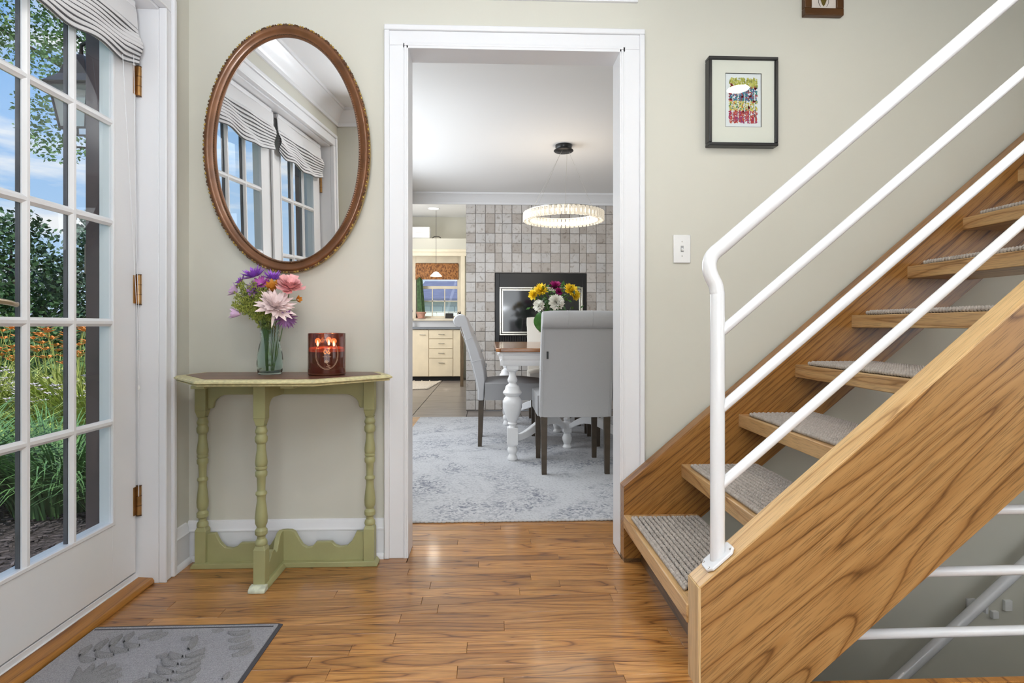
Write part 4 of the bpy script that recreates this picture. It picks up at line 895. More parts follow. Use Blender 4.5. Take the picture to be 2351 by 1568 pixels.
# candle
CX, CY, CZ = -.597, 2.115, .7468
cd = thing('candle', 'lit three-wick candle in a dark amber red glass jar on the console', 'candle', (CX, CY, CZ)); CR = .0665
m = MB(); m.lathe([(CR - .004, 0), (CR - .001, .002), (CR, .005), (CR, .150), (CR - .001, .1515), (CR - .0035, .1505), (CR - .0035, .008), (.001, .008)], (CX, CY, CZ), 48); m.build('jar', amberg, parent=cd, smooth=50)
MB().lathe([(.001, .0095), (CR - .0042, .0095), (CR - .0042, .084), (.001, .084)], (CX, CY, CZ), 40).build('wax', wax, parent=cd)
MB().lathe([(.001, .0845), (CR - .0045, .0845), (CR - .0045, .096), (.001, .096)], (CX, CY, CZ), 40).build('molten_wax', waxglow, parent=cd)
for i, (dx, dy) in enumerate(((-.028, -.018), (.001, .022), (.029, -.014))):
    MB().tube([(CX + dx, CY + dy, CZ + .09), (CX + dx, CY + dy, CZ + .106)], .001, 6).build('wick', blackm, parent=cd)
    MB().lathe([(.001, 0), (.0034, .003), (.0040, .008), (.0022, .014), (.0004, .020)], (CX + dx, CY + dy, CZ + .102), 10).build('flame', flame, parent=cd, smooth=80)
    l = bpy.data.lights.new('flame_light', 'POINT'); l.energy = .03; l.color = (1, .5, .2); l.shadow_soft_size = .01; lo = bpy.data.objects.new('flame_light', l); col.objects.link(lo); lo.location = (CX + dx, CY + dy, CZ + .12)
def oncyl(px_, pz_, off=.0006):  # px in metres around the jar front, facing the camera
    a = math.atan2(-CY, -CX) + px_ / CR; return (CX + (CR + off) * math.cos(a), CY + (CR + off) * math.sin(a), CZ + pz_)
def ringline(w_, zc, rx, rz, n=60): return [oncyl(rx * math.cos(2 * PI * k / n), zc + rz * math.sin(2 * PI * k / n)) for k in range(n)]
m = MB(); m.tube(ringline(0, .077, .0405, .0535), .0005, 4, closed=True); m.tube(ringline(0, .077, .0375, .0505), .0003, 4, closed=True)
for k in range(5):   # flower emblem
    a = k * 2 * PI / 5; m.tube([oncyl(-.002 + .0035 * math.cos(a) + .0035 * math.cos(b_), .051 + .0025 * math.sin(a) + .0025 * math.sin(b_)) for b_ in [q * PI / 4 for q in range(8)]], .0004, 4, closed=True)
m.tube([oncyl(-.001, .057), oncyl(-.001, .070)], .0004, 4); m.tube([oncyl(-.001, .048), oncyl(.003, .038), oncyl(.006, .033)], .0006, 4); m.tube([oncyl(.006, .040), oncyl(.009, .034), oncyl(.013, .036)], .0006, 4); m.tube([oncyl(-.002, .034), oncyl(.006, .031), oncyl(.012, .029)], .0005, 4)
m.build('printed_emblem', printm, parent=cd)
def text_on(txt, size, zc, xc, mat, name):
    cu = bpy.data.curves.new('t', 'FONT'); cu.body = txt; cu.size = size; cu.align_x = 'CENTER'; cu.resolution_u = 3
    to = bpy.data.objects.new('t', cu); col.objects.link(to); dg = bpy.context.evaluated_depsgraph_get(); me = bpy.data.meshes.new_from_object(to.evaluated_get(dg))
    mm_ = MB(); mm_.add([oncyl(v.co.x + xc, v.co.y + zc, .0008) for v in me.vertices], [tuple(p.vertices) for p in me.polygons])
    bpy.data.objects.remove(to); bpy.data.curves.remove(cu)
    if mm_.v: mm_.build(name, mat, parent=cd)
text_on('06', .024, .0775, 0, printo, 'printed_number'); text_on('APOTHE  CARY', .0042, .0665, 0, printm, 'printed_line')

# ------------------------------------------------------------------ pictures, switch
fp = thing('framed_picture', 'black framed colourful birch tree picture with wide cream mat on the wall', 'picture', (1.02, 2.29, 1.64))
fx0, fx1, fz0, fz1 = .880, 1.165, 1.652, 2.012; FYf = 2.262
for a in ((fx0, fx1, fz0, fz0 + .013), (fx0, fx1, fz1 - .013, fz1), (fx0, fx0 + .013, fz0 + .013, fz1 - .013), (fx1 - .013, fx1, fz0 + .013, fz1 - .013)):
    MB().box(a[0], a[1], FYf, 2.3045, a[2], a[3]).build('frame_bar', black, parent=fp, bevel=.0025)
ax0, ax1, az0, az1 = .951, 1.100, 1.730, 1.948
m = MB(); ym = FYf + .010
m.box(fx0 + .012, ax0, ym, ym + .002, fz0 + .012, fz1 - .012).box(ax1, fx1 - .012, ym, ym + .002, fz0 + .012, fz1 - .012).box(ax0, ax1, ym, ym + .002, az1, fz1 - .012).box(ax0, ax1, ym, ym + .002, fz0 + .012, az0)
m.build('mat_board', matboard, parent=fp, smooth=None)
m = MB()
for a in ((ax0, ax1, az0, az0 + .0016), (ax0, ax1, az1 - .0016, az1), (ax0, ax0 + .0016, az0, az1), (ax1 - .0016, ax1, az0, az1)): m.box(a[0], a[1], ym + .0008, ym + .003, a[2], a[3])
m.build('inner_mat_line', blackm, parent=fp, smooth=None)
MB().box(ax0, ax1, ym + .004, ym + .005, az0, az1).build('print_sheet', paper, parent=fp, smooth=None)
inks = []; m = MB(); ra = random.Random(11); bx0, bx1, bz0, bz1 = .968, 1.083, 1.748, 1.925
def dab(x, z, w_, h, c, dy=0):
    n = 6; pts = [(x + w_ * math.cos(2 * PI * k / n + .3) * ra.uniform(.8, 1.15), ym + .0036 - dy, z + h * math.sin(2 * PI * k / n + .3) * ra.uniform(.8, 1.15)) for k in range(n)]
    m.add(pts, [tuple(range(n))]); inks.extend([c] * n)
for i in range(1500):
    x = ra.uniform(bx0, bx1); t = ra.random(); z = bz0 + (bz1 - bz0) * t
    if t > .80: c = ra.choice([(.30, .32, .05), (.45, .42, .08), (.55, .50, .15), (.22, .22, .05)]); z += ra.uniform(0, .004)
    elif t > .50: c = ra.choice([(.02, .12, .24), (.04, .22, .30), (.02, .18, .16), (.06, .10, .28), (.35, .03, .03)])
    elif t > .28: c = ra.choice([(.55, .42, .06), (.60, .50, .10), (.05, .20, .10), (.50, .15, .04), (.60, .55, .25)])
    else: c = ra.choice([(.38, .02, .03), (.48, .05, .04), (.30, .02, .12), (.22, .02, .14), (.50, .10, .04)])
    dab(x, z, .0031, .0046 if t > .8 else .0036, c, i * 2e-7)
for bxp in (.983, 1.005, 1.032, 1.052, 1.073):
    z = bz0 + .002
    while z < bz0 + .80 * (bz1 - bz0):
        dab(bxp + ra.uniform(-.0006, .0006), z, .0020, .0024, ra.choice([(.75, .75, .75), (.80, .80, .78), (.70, .72, .76), (.08, .08, .10)]), .0004); z += .0032
for x, z in ((.972, 1.868), (1.002, 1.878), (1.040, 1.882), (1.075, 1.888), (1.024, 1.856), (1.056, 1.856), (.974, 1.842), (1.070, 1.836), (.978, 1.90), (1.022, 1.79), (1.05, 1.81)):
    for q in range(7): dab(x + ra.uniform(-.005, .005), z + ra.uniform(-.005, .005), .0034, .0034, ra.choice([(.45, .03, .04), (.60, .06, .05), (.35, .02, .05)]), .0006)
po = m.build('birch_print', inkm, parent=fp, smooth=None); ca_ = po.data.color_attributes.new('ink', 'FLOAT_COLOR', 'POINT')
for i, c in enumerate(inks): ca_.data[i].color = (*c, 1)
MB().box(fx0 + .012, fx1 - .012, FYf + .0055, FYf + .0065, fz0 + .012, fz1 - .012).build('glazing', winglass, parent=fp, smooth=None)

bf = thing('beetle_picture', 'small brown wooden framed beetle print at the top edge above the railing', 'picture', (1.37, 2.29, 2.19))
bx0, bx1, bz0, bz1 = 1.283, 1.446, 2.194, 2.394; wd = bpy.data.materials['dark_oak_fascia']
brn = pm('brown_wood_frame', (.085, .035, .010), .35, var=.2, vscale=20)
for a in ((bx0, bx1, bz0, bz0 + .030), (bx0, bx1, bz1 - .030, bz1), (bx0, bx0 + .030, bz0 + .030, bz1 - .030), (bx1 - .030, bx1, bz0 + .030, bz1 - .030)):
    MB().box(a[0], a[1], 2.278, 2.3045, a[2], a[3]).build('frame_bar', brn, parent=bf, bevel=.003)
MB().box(bx0 + .028, bx1 - .028, 2.286, 2.290, bz0 + .028, bz1 - .028).build('print_sheet', pm('aged_paper', (.62, .56, .50), .8, var=.1, vscale=20), parent=bf)
m = MB(); bcx = 1.3645; yb_ = 2.2845
m.add([(bcx + sx, yb_, z) for sx, z in ((0, 2.232), (.006, 2.240), (.012, 2.256), (.014, 2.275), (.012, 2.30), (.006, 2.318), (0, 2.322), (-.006, 2.318), (-.012, 2.30), (-.014, 2.275), (-.012, 2.256), (-.006, 2.240))], [tuple(range(12))])
m.build('beetle_body', pm('beetle_olive', (.12, .085, .012), .4, var=.5, vscale=150), parent=bf)
m = MB()
for s_ in (-1, 1):
    m.tube([(bcx + s_ * .012, yb_, 2.268), (bcx + s_ * .020, yb_, 2.262), (bcx + s_ * .021, yb_, 2.248), (bcx + s_ * .016, yb_, 2.236), (bcx + s_ * .012, yb_, 2.232)], .0008, 5)
    m.tube([(bcx + s_ * .012, yb_, 2.285), (bcx + s_ * .024, yb_, 2.280), (bcx + s_ * .028, yb_, 2.268)], .0008, 5)
m.build('beetle_legs', blackm, parent=bf, kind='stuff')

sw = thing('light_switch', 'white toggle light switch plate on the wall left of the railing post', 'light switch', (.782, 2.30, 1.19))
MB().box(.747, .818, 2.297, 2.3045, 1.181, 1.296).build('plate', plast, parent=sw, bevel=.003)
MB().box(.7765, .7885, 2.2962, 2.2972, 1.226, 1.251).build('toggle_slot', pm('grey_slot', (.35, .35, .35), .5), parent=sw)
MB().prism([(2.297, 1.233), (2.289, 1.229), (2.287, 1.233), (2.297, 1.243)], 'x', .779, .786).build('toggle', plast, parent=sw)
for z_ in (1.209, 1.268): MB().lathe([(.0032, 0), (.0028, .0012), (.001, .0015)], (.7825, 2.297, z_), 10, M=Matrix.Rotation(R(90), 3, 'X')).build('screw', chrome, parent=sw)
# recessed ceiling lamp of the hall (its reflection shows in the picture glass)
def disc(name, label, x_, y_, zc, r_=.064, grp=None, e=6):
    d_ = thing(name, label, 'ceiling lamp', (x_, y_, zc), grp)
    MB().lathe([(r_, 0), (r_, -.004), (r_ + .014, -.005), (r_ + .016, 0)], (x_, y_, zc), 32, cap=False).build('trim_ring', trimw, parent=d_)
    MB().lathe([(.001, -.0025), (r_, -.003)], (x_, y_, zc), 32, cap=False).build('diffuser', emitw, parent=d_)
    l = bpy.data.lights.new('downlight', 'AREA'); l.shape = 'DISK'; l.size = r_ * 2; l.energy = e; l.color = (1, .93, .82); o_ = bpy.data.objects.new('downlight', l); col.objects.link(o_); o_.location = (x_, y_, zc - .0045)
disc('recessed_downlight', 'round recessed hall ceiling lamp reflected in the birch picture glass', 1.49, 1.16, 2.352)
disc('recessed_downlight', 'round recessed hall ceiling lamp behind the viewer near the glazed doors', -.25, .55, 2.352)
disc('recessed_downlight', 'round recessed kitchen ceiling lamp seen above the cabinets', -.93, 9.45, 2.86, .085, e=3)

# ------------------------------------------------------------------ doormat
dm = thing('doormat', 'grey doormat with raised leaf pattern beside the wooden threshold', 'doormat', (-.92, 1.3, 0))
mx0, mx1, my0, my1 = -1.203, -.640, .86, 1.790
MB().prism([(mx0, 0), (mx1, 0), (mx1, .003), (mx1 - .012, .006), (mx0 + .012, .006), (mx0, .003)], 'y', my0, my1).build('rubber_edge', matedge, parent=dm)
MB().box(mx0 + .006, mx1 - .010, my0 + .01, my1 - .008, .004, .0085).build('pile', matm, parent=dm, bevel=.002)
def lozenge(L_, W_, h=.0075, bend=.0):
    m = MB(); rows = []; n = 10
    for i in range(n + 1):
        t = i / n; w_ = W_ * math.sin(PI * (.06 + .90 * t)) ** .7 * .5; y_ = bend * math.sin(PI * t); x_ = L_ * t
        rows.append([(x_, y_ - w_, 0), (x_, y_ - w_ * .7, h), (x_, y_, h * 1.25), (x_, y_ + w_ * .7, h), (x_, y_ + w_, 0)])
    m.grid(rows); o_ = m.build('petal', matm2, parent=None, origin=(0, 0, 0), smooth=70); return o_
pet = {}
def put_pet(L_, W_, x_, y_, a, bend=0):
    key = (round(L_, 3), round(W_, 3), bend)
    if key not in pet: o_ = lozenge(L_, W_, bend=bend); pet[key] = o_
    else: o_ = pet[key].copy(); col.objects.link(o_)
    o_.parent = dm; o_.location = Vector((x_, y_, .0083)) - Vector(ORG[dm.name]); o_.rotation_euler = (0, 0, a)
def frond(x_, y_, a, n, L_, W_, step):
    for i in range(n):
        bx_ = x_ + math.cos(a) * step * i; by_ = y_ + math.sin(a) * step * i; s_ = 1 - .45 * abs(i - n * .35) / n
        for sgn in (-1, 1): put_pet(round(L_ * s_, 2), W_, bx_ + .004 * sgn * -math.sin(a), by_ + .004 * sgn * math.cos(a), a + sgn * .95, .006 * sgn)
    put_pet(L_, W_, x_ + math.cos(a) * step * n, y_ + math.sin(a) * step * n, a)
frond(-.800, 1.36, R(100), 8, .07, .024, .036)
frond(-.755, 1.18, R(-80), 6, .07, .024, .036)
frond(-1.13, 1.62, R(40), 4, .06, .022, .034)
frond(-.96, 1.15, R(-120), 6, .07, .024, .036)
for q in range(7): put_pet(.13, .030, -1.075 + .008 * q, 1.455, R(20 + q * 17))
for q in range(6): put_pet(.10, .026, -1.08, 1.44, R(150 + q * 24))
for q in range(4): put_pet(.06, .02, -.72 + .016 * q, 1.735 - .028 * q, R(185 + 14 * q), .008)
for x_, y_, a in ((-1.02, 1.72, .3), (-.985, 1.725, .2), (-.99, 1.70, .6), (-.92, 1.61, .4), (-.90, 1.60, -.3), (-.895, 1.50, .2), (-.91, 1.49, .9), (-.90, 1.70, .1), (-.87, 1.33, .5), (-.70, 1.62, 1.2), (-.69, 1.5, 1.4), (-.83, 1.74, .2)): put_pet(.03, .014, x_, y_, a)
b_ = MB(); t0 = .0085
for a in ((mx0 + .012, mx1 - .020, my1 - .026, my1 - .020), ): b_.box(a[0], a[1], a[2], a[3], .008, .0088)
b_.build('border_groove', matedge, parent=dm)

# ------------------------------------------------------------------ dining room
rug = tag(MB().prism([(-.70, 2.690), (2.1, 2.690), (2.1, 5.745), (-.70, 5.745)], 'z', .0, .011).build('area_rug', rugm, bevel=.004), 'large faded grey patterned area rug under the dining table', 'rug')
m = MB()
for i in range(140): m.ell((-.70 + 2.8 * i / 139, 2.688 + rnd.uniform(-.003, .002), .0055), (.012, .005, .0055), 6, 4)
m.build('bound_edge', pm('rug_edge_wool', (.55, .55, .56), .95), parent=rug, kind='stuff')
# fireplace wall
FXL = -.262; cw = [.1055, .1055, .1060, .0785] + [.1060, .1055, .1060, .1055, .1060, .1050, .1060, .1055] + [.0765, .1085, .1060]
fw = MB(); FYW = 6.215
fw.box(FXL + .002, .050, FYW, 6.60, 0, 2.36).box(1.062, 3.4, FYW, 6.60, 0, 2.36).box(.050, 1.062, FYW, 6.60, 1.50, 2.36).box(.050, 1.062, FYW, 6.60, 0, .65).box(.05, 1.062, 6.55, 6.6, .65, 1.5)
fwo = struct('wall_fireplace', fw, grout, smooth=None)
tmesh = {}
def tile(x0, x1, z0, z1):
    g = .0045; w_, h = round(x1 - x0 - g, 4), round(z1 - z0 - g, 4)
    key = (w_, h, rnd.randrange(3))
    if key not in tmesh:
        q = MB(); pts = []; j = lambda: rnd.uniform(-.0014, .0014)
        pl = [(-w_ / 2 + j(), -h / 2 + j()), (j(), -h / 2 + j()), (w_ / 2 + j(), -h / 2 + j()), (w_ / 2 + j(), j()), (w_ / 2 + j(), h / 2 + j()), (j(), h / 2 + j()), (-w_ / 2 + j(), h / 2 + j()), (-w_ / 2 + j(), j())]
        q.prism(pl, 'y', -.006, .004)
        q.grid([[(a, -.006, b_) for a, b_ in pl], [(a * .93, -.0085, b_ * .93) for a, b_ in pl]], closed_u=True); q.add([(a * .93, -.0085, b_ * .93) for a, b_ in pl], [tuple(range(8))])
        o_ = q.build('tile', travert, origin=(0, 0, 0), smooth=25); tmesh[key] = o_
    else: o_ = tmesh[key].copy(); col.objects.link(o_)
    o_.parent = fwo; o_.location = Vector(((x0 + x1) / 2, FYW + rnd.uniform(-.002, .001), (z0 + z1) / 2)) - Vector(ORG[fwo.name])
x = FXL; cols = []
for c in cw: cols.append((x, x + c)); x += c
nT = 0
for (a, b_) in cols:
    for r_ in range(21):
        z1 = 2.252 - .1068 * r_; z0 = z1 - .1068
        if z0 < .005: z0 = .012
        if a > .045 and b_ < 1.07 and z0 > .64 and z1 < 1.51: continue
        tile(a, b_, z0, z1); nT += 1
tm = MB(); xx = x
while xx < 3.3:
    for r_ in range(21):
        z1 = 2.252 - .1068 * r_; z0 = max(.012, z1 - .1068); tm.box(xx + .002, xx + .104, FYW - .008, FYW + .004, z0 + .002, z1 - .002)
    xx += .1065
tm.build('tile_field', travert, parent=fwo, kind='stuff', smooth=None)
# gas fireplace insert
fi = thing('fireplace_insert', 'black gas fireplace insert with a steel framed glass front', 'fireplace', (.556, 6.2, .65))
IX0, IX1, IZ0, IZ1 = .058, 1.054, .655, 1.495; IY = 6.200
m = MB(); gx0, gx1, gz0, gz1 = .103, 1.012, .822, 1.345
m.box(IX0, gx0, IY, 6.23, IZ0, IZ1).box(gx1, IX1, IY, 6.23, IZ0, IZ1).box(gx0, gx1, IY, 6.23, gz1, IZ1).box(gx0, gx1, IY, 6.23, IZ0, gz0 - .085)
m.build('surround', black, parent=fi, bevel=.003)
m = MB()
for i in range(34): m.box(gx0 + .01 + i * .0262, gx0 + .023 + i * .0262, IY + .002, 6.22, gz0 - .08, gz0 - .01)
m.box(gx0, gx1, IY + .018, 6.23, gz0 - .085, gz0); m.build('vent_grille', blackm, parent=fi, smooth=None)
for d, w_, yy in ((0, .016, IY - .016), (.022, .018, IY - .010)):
    m = MB(); a, b_, c, e = gx0 + d, gx1 - d, gz0 + d, gz1 - d
    m.box(a, b_, yy, IY + .01, c, c + w_).box(a, b_, yy, IY + .01, e - w_, e).box(a, a + w_, yy, IY + .01, c + w_, e - w_).box(b_ - w_, b_, yy, IY + .01, c + w_, e - w_)
    m.build('steel_frame', pm('pale_brushed_steel%d' % int(d * 1000), (.68, .66, .58), .25, .9), parent=fi, bevel=.003)
MB().box(gx0 + .03, gx1 - .03, IY + .004, IY + .008, gz0 + .03, gz1 - .03).build('glass_front', steelblk, parent=fi, smooth=None)
# chandelier
CHX, CHY = .581, 4.49
ch = thing('chandelier', 'round crystal ring chandelier hanging on thin wires above the dining table', 'chandelier', (CHX, CHY, 2.35))
MB().lathe([(.065, 0), (.065, -.020), (.060, -.030), (.076, -.040), (.078, -.046), (.070, -.052), (.001, -.053)], (CHX, CHY, 2.352), 32).build('canopy', black, parent=ch, smooth=40)
RR = .292; zc = 1.785
m = MB()
for a, tp in ((-150, -110), (-95, -60), (20, 10), ):
    m.tube([(CHX + .045 * math.cos(R(tp)), CHY + .045 * math.sin(R(tp)), 2.30), (CHX + RR * math.cos(R(a)), CHY + RR * math.sin(R(a)), zc + .038)], .0010, 5)
m.tube([(CHX - .02, CHY + .03, 2.30), (CHX + RR * math.cos(R(140)), CHY + RR * math.sin(R(140)), zc + .038)], .0010, 5)
m.build('suspension_wires', chrome, parent=ch)
m = MB(); m.lathe([(RR - .008, zc + .034), (RR + .008, zc + .034), (RR + .008, zc + .042), (RR - .008, zc + .042), (RR - .008, zc + .034)], (CHX, CHY, 0), 64, cap=False); m.build('metal_ring', chrome, parent=ch)
MB().lathe([(RR - .006, zc - .010), (RR + .006, zc - .010), (RR + .006, zc + .012), (RR - .006, zc + .012), (RR - .006, zc - .010)], (CHX, CHY, 0), 64, cap=False).build('led_strip', ledm, parent=ch)
cm = None
for rr_, h in ((RR + .018, .035), (RR - .018, .030)):
    for k in range(52):
        a = 2 * PI * k / 52
        if cm is None:
            q = MB(); q.prism([(-.008, -.004), (0, -.010), (.008, -.004), (.015, .004), (0, .008), (-.015, .004)], 'z', -.034, .034); cm = q.build('crystal', crys, origin=(0, 0, 0), bevel=.002, bseg=1); o_ = cm
        else: o_ = cm.copy(); col.objects.link(o_)
        o_.parent = ch; o_.location = Vector((CHX + rr_ * math.cos(a), CHY + rr_ * math.sin(a), zc)) - Vector(ORG[ch.name]); o_.rotation_euler = (0, 0, a + PI / 2); o_.scale = (1, 1, h / .034)
l = bpy.data.lights.new('chandelier_light', 'POINT'); l.energy = 7; l.color = (1, .86, .68); l.shadow_soft_size = .25; o_ = bpy.data.objects.new('chandelier_light', l); col.objects.link(o_); o_.location = (CHX, CHY, zc - .02)

# dining table
TX0, TX1, TY0, TY1, TZ = .038, 1.115, 3.80, 5.35, .775
dt = thing('dining_table', 'dining table with honey wood top, white apron and bulbous turned white legs', 'dining table', ((TX0 + TX1) / 2, (TY0 + TY1) / 2, .011))
c_ = .03
def rrect(x0, x1, y0, y1, c): return [(x0 + c, y0), (x1 - c, y0), (x1, y0 + c), (x1, y1 - c), (x1 - c, y1), (x0 + c, y1), (x0, y1 - c), (x0, y0 + c)]
MB().prism(rrect(TX0, TX1, TY0, TY1, .03), 'z', TZ - .026, TZ).build('table_top', oaktable, parent=dt, bevel=.005, bseg=3)
aw = MB(); AX0, AX1, AY0, AY1 = TX0 + .03, TX1 - .03, TY0 + .03, TY1 - .03
ap = [(0, .748), (.018, .748), (.018, .735), (.008, .722), (.008, .700), (.018, .690), (.018, .672), (.010, .655), (0, .655)]
aw.prism([(AY0 + .02 - d, z) for d, z in ap], 'x', AX0, AX1); aw.prism([(AY1 - .02 + d, z) for d, z in ap], 'x', AX0, AX1)
aw.prism([(AX0 + .02 - d, z) for d, z in ap], 'y', AY0, AY1); aw.prism([(AX1 - .02 + d, z) for d, z in ap], 'y', AY0, AY1)
aw.build('apron', wpaint, parent=dt, bevel=.001)
lp = [(.001, .011), (.030, .011), (.034, .020), (.033, .032), (.026, .045), (.024, .055), (.032, .068), (.035, .085), (.030, .100), (.026, .106), (.036, .112), (.036, .120)]
lp2 = [(.034, .235), (.024, .245), (.030, .255), (.034, .262), (.028, .270), (.036, .285), (.050, .320), (.060, .355), (.066, .372), (.064, .385), (.066, .392), (.066, .410), (.058, .432), (.045, .445), (.050, .452), (.062, .462), (.066, .472), (.060, .482), (.052, .492), (.046, .515), (.030, .528), (.024, .535), (.032, .545), (.034, .560), (.026, .580), (.022, .600), (.026, .612), (.038, .620), (.038, .628)]
for x_ in (TX0 + .115, TX1 - .115):
    for y_ in (TY0 + .085, TY1 - .085):
        m = MB(); m.lathe(lp, (x_, y_, 0), 20); m.lathe(lp2, (x_, y_, 0), 24)
        m.box(x_ - .036, x_ + .036, y_ - .036, y_ + .036, .120, .235); m.box(x_ - .040, x_ + .040, y_ - .040, y_ + .040, .628, .700)
        m.build('leg', wpaint, parent=dt, bevel=.002)
CTX, CTY = (TX0 + TX1) / 2, (TY0 + TY1) / 2
def serp(p0, p1, n=14):
    m = MB(); p0 = Vector(p0); p1 = Vector(p1); d = (p1 - p0); sd = Vector((-d.y, d.x, 0)).normalized(); rows = []
    for i in range(n + 1):
        t = i / n; c = p0 + d * t; z = .165 + .055 * math.sin(PI * t * 1.0) * (1 if t < 1 else 1) - .030 * math.sin(2 * PI * t + .3); h = .020 + .012 * math.sin(PI * t) ** 2; w_ = .017
        rows.append([c - sd * w_ + Vector((0, 0, z - h)), c + sd * w_ + Vector((0, 0, z - h)), c + sd * w_ + Vector((0, 0, z + h)), c - sd * w_ + Vector((0, 0, z + h))])
    m.grid(rows, closed_u=True); return m
for sx in (0, 1):
    for sy in (0, 1):
        x_ = TX0 + .115 if sx == 0 else TX1 - .115; y_ = TY0 + .085 if sy == 0 else TY1 - .085
        cy2 = CTY - .32 if sy == 0 else CTY + .32
        serp((x_, y_, 0), (CTX, cy2, 0)).build('stretcher', wpaint, parent=dt, bevel=.005)
for cy2 in (CTY - .32, CTY + .32):
    m = MB(); m.box(CTX - .03, CTX + .03, cy2 - .03, cy2 + .03, .13, .205); m.lathe([(.030, .011), (.034, .02), (.024, .04), (.034, .07), (.036, .09), (.024, .12), (.03, .13)], (CTX, cy2, 0), 18); m.lathe([(.03, .205), (.022, .215), (.028, .228), (.012, .25), (.001, .255)], (CTX, cy2, 0), 18)
    m.build('centre_foot', wpaint, parent=dt)
MB().box(CTX - .018, CTX + .018, CTY - .32, CTY + .32, .15, .19).build('centre_rail', wpaint, parent=dt, bevel=.003)

# parsons chairs, built facing +x at the origin
def make_chair(fab, fab2):
    t_ = thing('dining_chair', '', 'chair', (0, 0, 0), 'upholstered dining chairs around the table')
    prof = [(-.230, .350), (-.231, .422), (-.247, .507), (-.279, .635), (-.322, .784), (-.345, .860), (-.362, .905)]
    prof += [(-.368 + .052 * math.cos(R(a)), .952 + .052 * math.sin(R(a))) for a in (265, 235, 205, 175, 145, 115, 90, 65, 40, 15)]
    prof += [(-.312, .948), (-.285, .890), (-.255, .81), (-.226, .741), (-.194, .640), (-.178, .560), (-.172, .507), (-.180, .420), (-.182, .350)]
    n = 9; W_ = .222; bk = MB(); rows = []
    for i in range(n):
        u_ = -1 + 2 * i / (n - 1); y_ = W_ * math.copysign(abs(u_) ** .85, u_); e = abs(u_) ** 6
        cxp = sum(p[0] for p in prof) / len(prof); row = []
        for k, (px_, pz_) in enumerate(prof):
            mid = -.2 - .13 * max(0, (pz_ - .5) / .5)
            front = k > 17
            bul = (.012 * (1 - u_ * u_) if front and .45 < pz_ < .93 else 0)
            row.append((px_ + bul + (-.006 if front else .006) * e, y_, pz_ - (.006 * e if pz_ > .95 else 0)))
        rows.append(row)
    bk.grid(rows, closed_u=True); L0 = len(prof)
    bk.f.append(tuple(range(L0))[::-1]); bk.m.append(0); bk.f.append(tuple((n - 1) * L0 + k for k in range(L0))); bk.m.append(0)
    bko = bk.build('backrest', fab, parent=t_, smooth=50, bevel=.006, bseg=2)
    sm_ = MB()
    for yq in (-.072, .072): sm_.tube([(-.364 + .0525 * math.cos(R(a)) * 1.0 - .004, yq, .952 + .0525 * math.sin(R(a))) for a in range(60, 262, 18)], .0016, 5)
    sm_.tube([(-.358, yq_, .896) for yq_ in (-.218, 0, .218)], .0030, 6)
    for yq in (-.208, .208): sm_.tube([(-.362, yq, .892), (-.323, yq, .784), (-.280, yq, .635), (-.248, yq, .507), (-.232, yq, .422), (-.231, yq, .355)], .0026, 6)
    for sgn in (-1, 1):
        for (a, b_) in (((-.330, .80), (-.262, .83)), ((-.282, .64), (-.200, .66))): sm_.tube([(a[0], sgn * .2225, a[1]), (b_[0], sgn * .2215, b_[1])], .0018, 5)
    sm_.build('piping', fab, parent=bko)
    bt = MB()
    for zz, xx in ((.86, -.258), (.72, -.202), (.60, -.170)):
        for yy in ((-.11, 0, .11) if zz != .72 else (-.055, .055)): bt.ell((xx + .002, yy, zz), (.006, .010, .010), 8, 5)
    bt.build('tuft_buttons', fab, parent=bko)
    MB().box(-.3195, -.3160, .178, .190, .715, .760).build('care_tag', black, parent=bko)
    s_ = MB(); NX, NY = 12, 9; top = []; 
    for i in range(NX + 1):
        u_ = i / NX; row = []
        for j in range(NY + 1):
            v_ = -1 + 2 * j / NY; row.append((-.176 + .436 * u_, .232 * v_, .478 + .034 * (1 - abs(v_) ** 3.5) * (math.sin(PI * (.14 + .80 * u_)) ** .6)))
        top.append(row)
    bot = [[(p[0], p[1], .352) for p in r] for r in top]
    s_.grid(top); s_.grid(bot)
    loop = [(i, 0) for i in range(NX + 1)] + [(NX, j) for j in range(1, NY + 1)] + [(i, NY) for i in range(NX - 1, -1, -1)] + [(0, j) for j in range(NY - 1, 0, -1)]
    s_.grid([[top[i][j] for i, j in loop], [bot[i][j] for i, j in loop]], closed_u=True)
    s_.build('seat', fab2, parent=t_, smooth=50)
    for (x0, y0, rear) in ((-.205, -.195, 1), (-.205, .195, 1), (.222, -.195, 0), (.222, .195, 0)):
        h = .020; bx_ = x0 + (-.010 if rear else 0); b2_ = .015
        MB().grid([[(bx_ - b2_, y0 - b2_, 0), (bx_ + b2_, y0 - b2_, 0), (bx_ + b2_, y0 + b2_, 0), (bx_ - b2_, y0 + b2_, 0)], [(x0 - h, y0 - h, .354), (x0 + h, y0 - h, .354), (x0 + h, y0 + h, .354), (x0 - h, y0 + h, .354)]], closed_u=True).add([(bx_ - b2_, y0 - b2_, 0), (bx_ + b2_, y0 - b2_, 0), (bx_ + b2_, y0 + b2_, 0), (bx_ - b2_, y0 + b2_, 0)], [(3, 2, 1, 0)]).build('leg', legdk, parent=t_, bevel=.002)
    return t_
c1 = make_chair(chairf, chairseat); c1['label'] = 'pale grey upholstered chair with its back to the doorway at the near table end'
c2 = copy_tree(c1); c2['label'] = 'pale grey upholstered chair seen side-on at the left of the table'
c3 = copy_tree(c1); c3['label'] = 'pale grey upholstered chair on the right side of the table, cut by the doorway'
c4 = make_chair(creamf, creamf); c4['label'] = 'cream upholstered tufted chair at the far end by the fireplace'
def place(c, x, y, a): c.location = (x, y, .0112); c.rotation_euler = (0, 0, R(a))
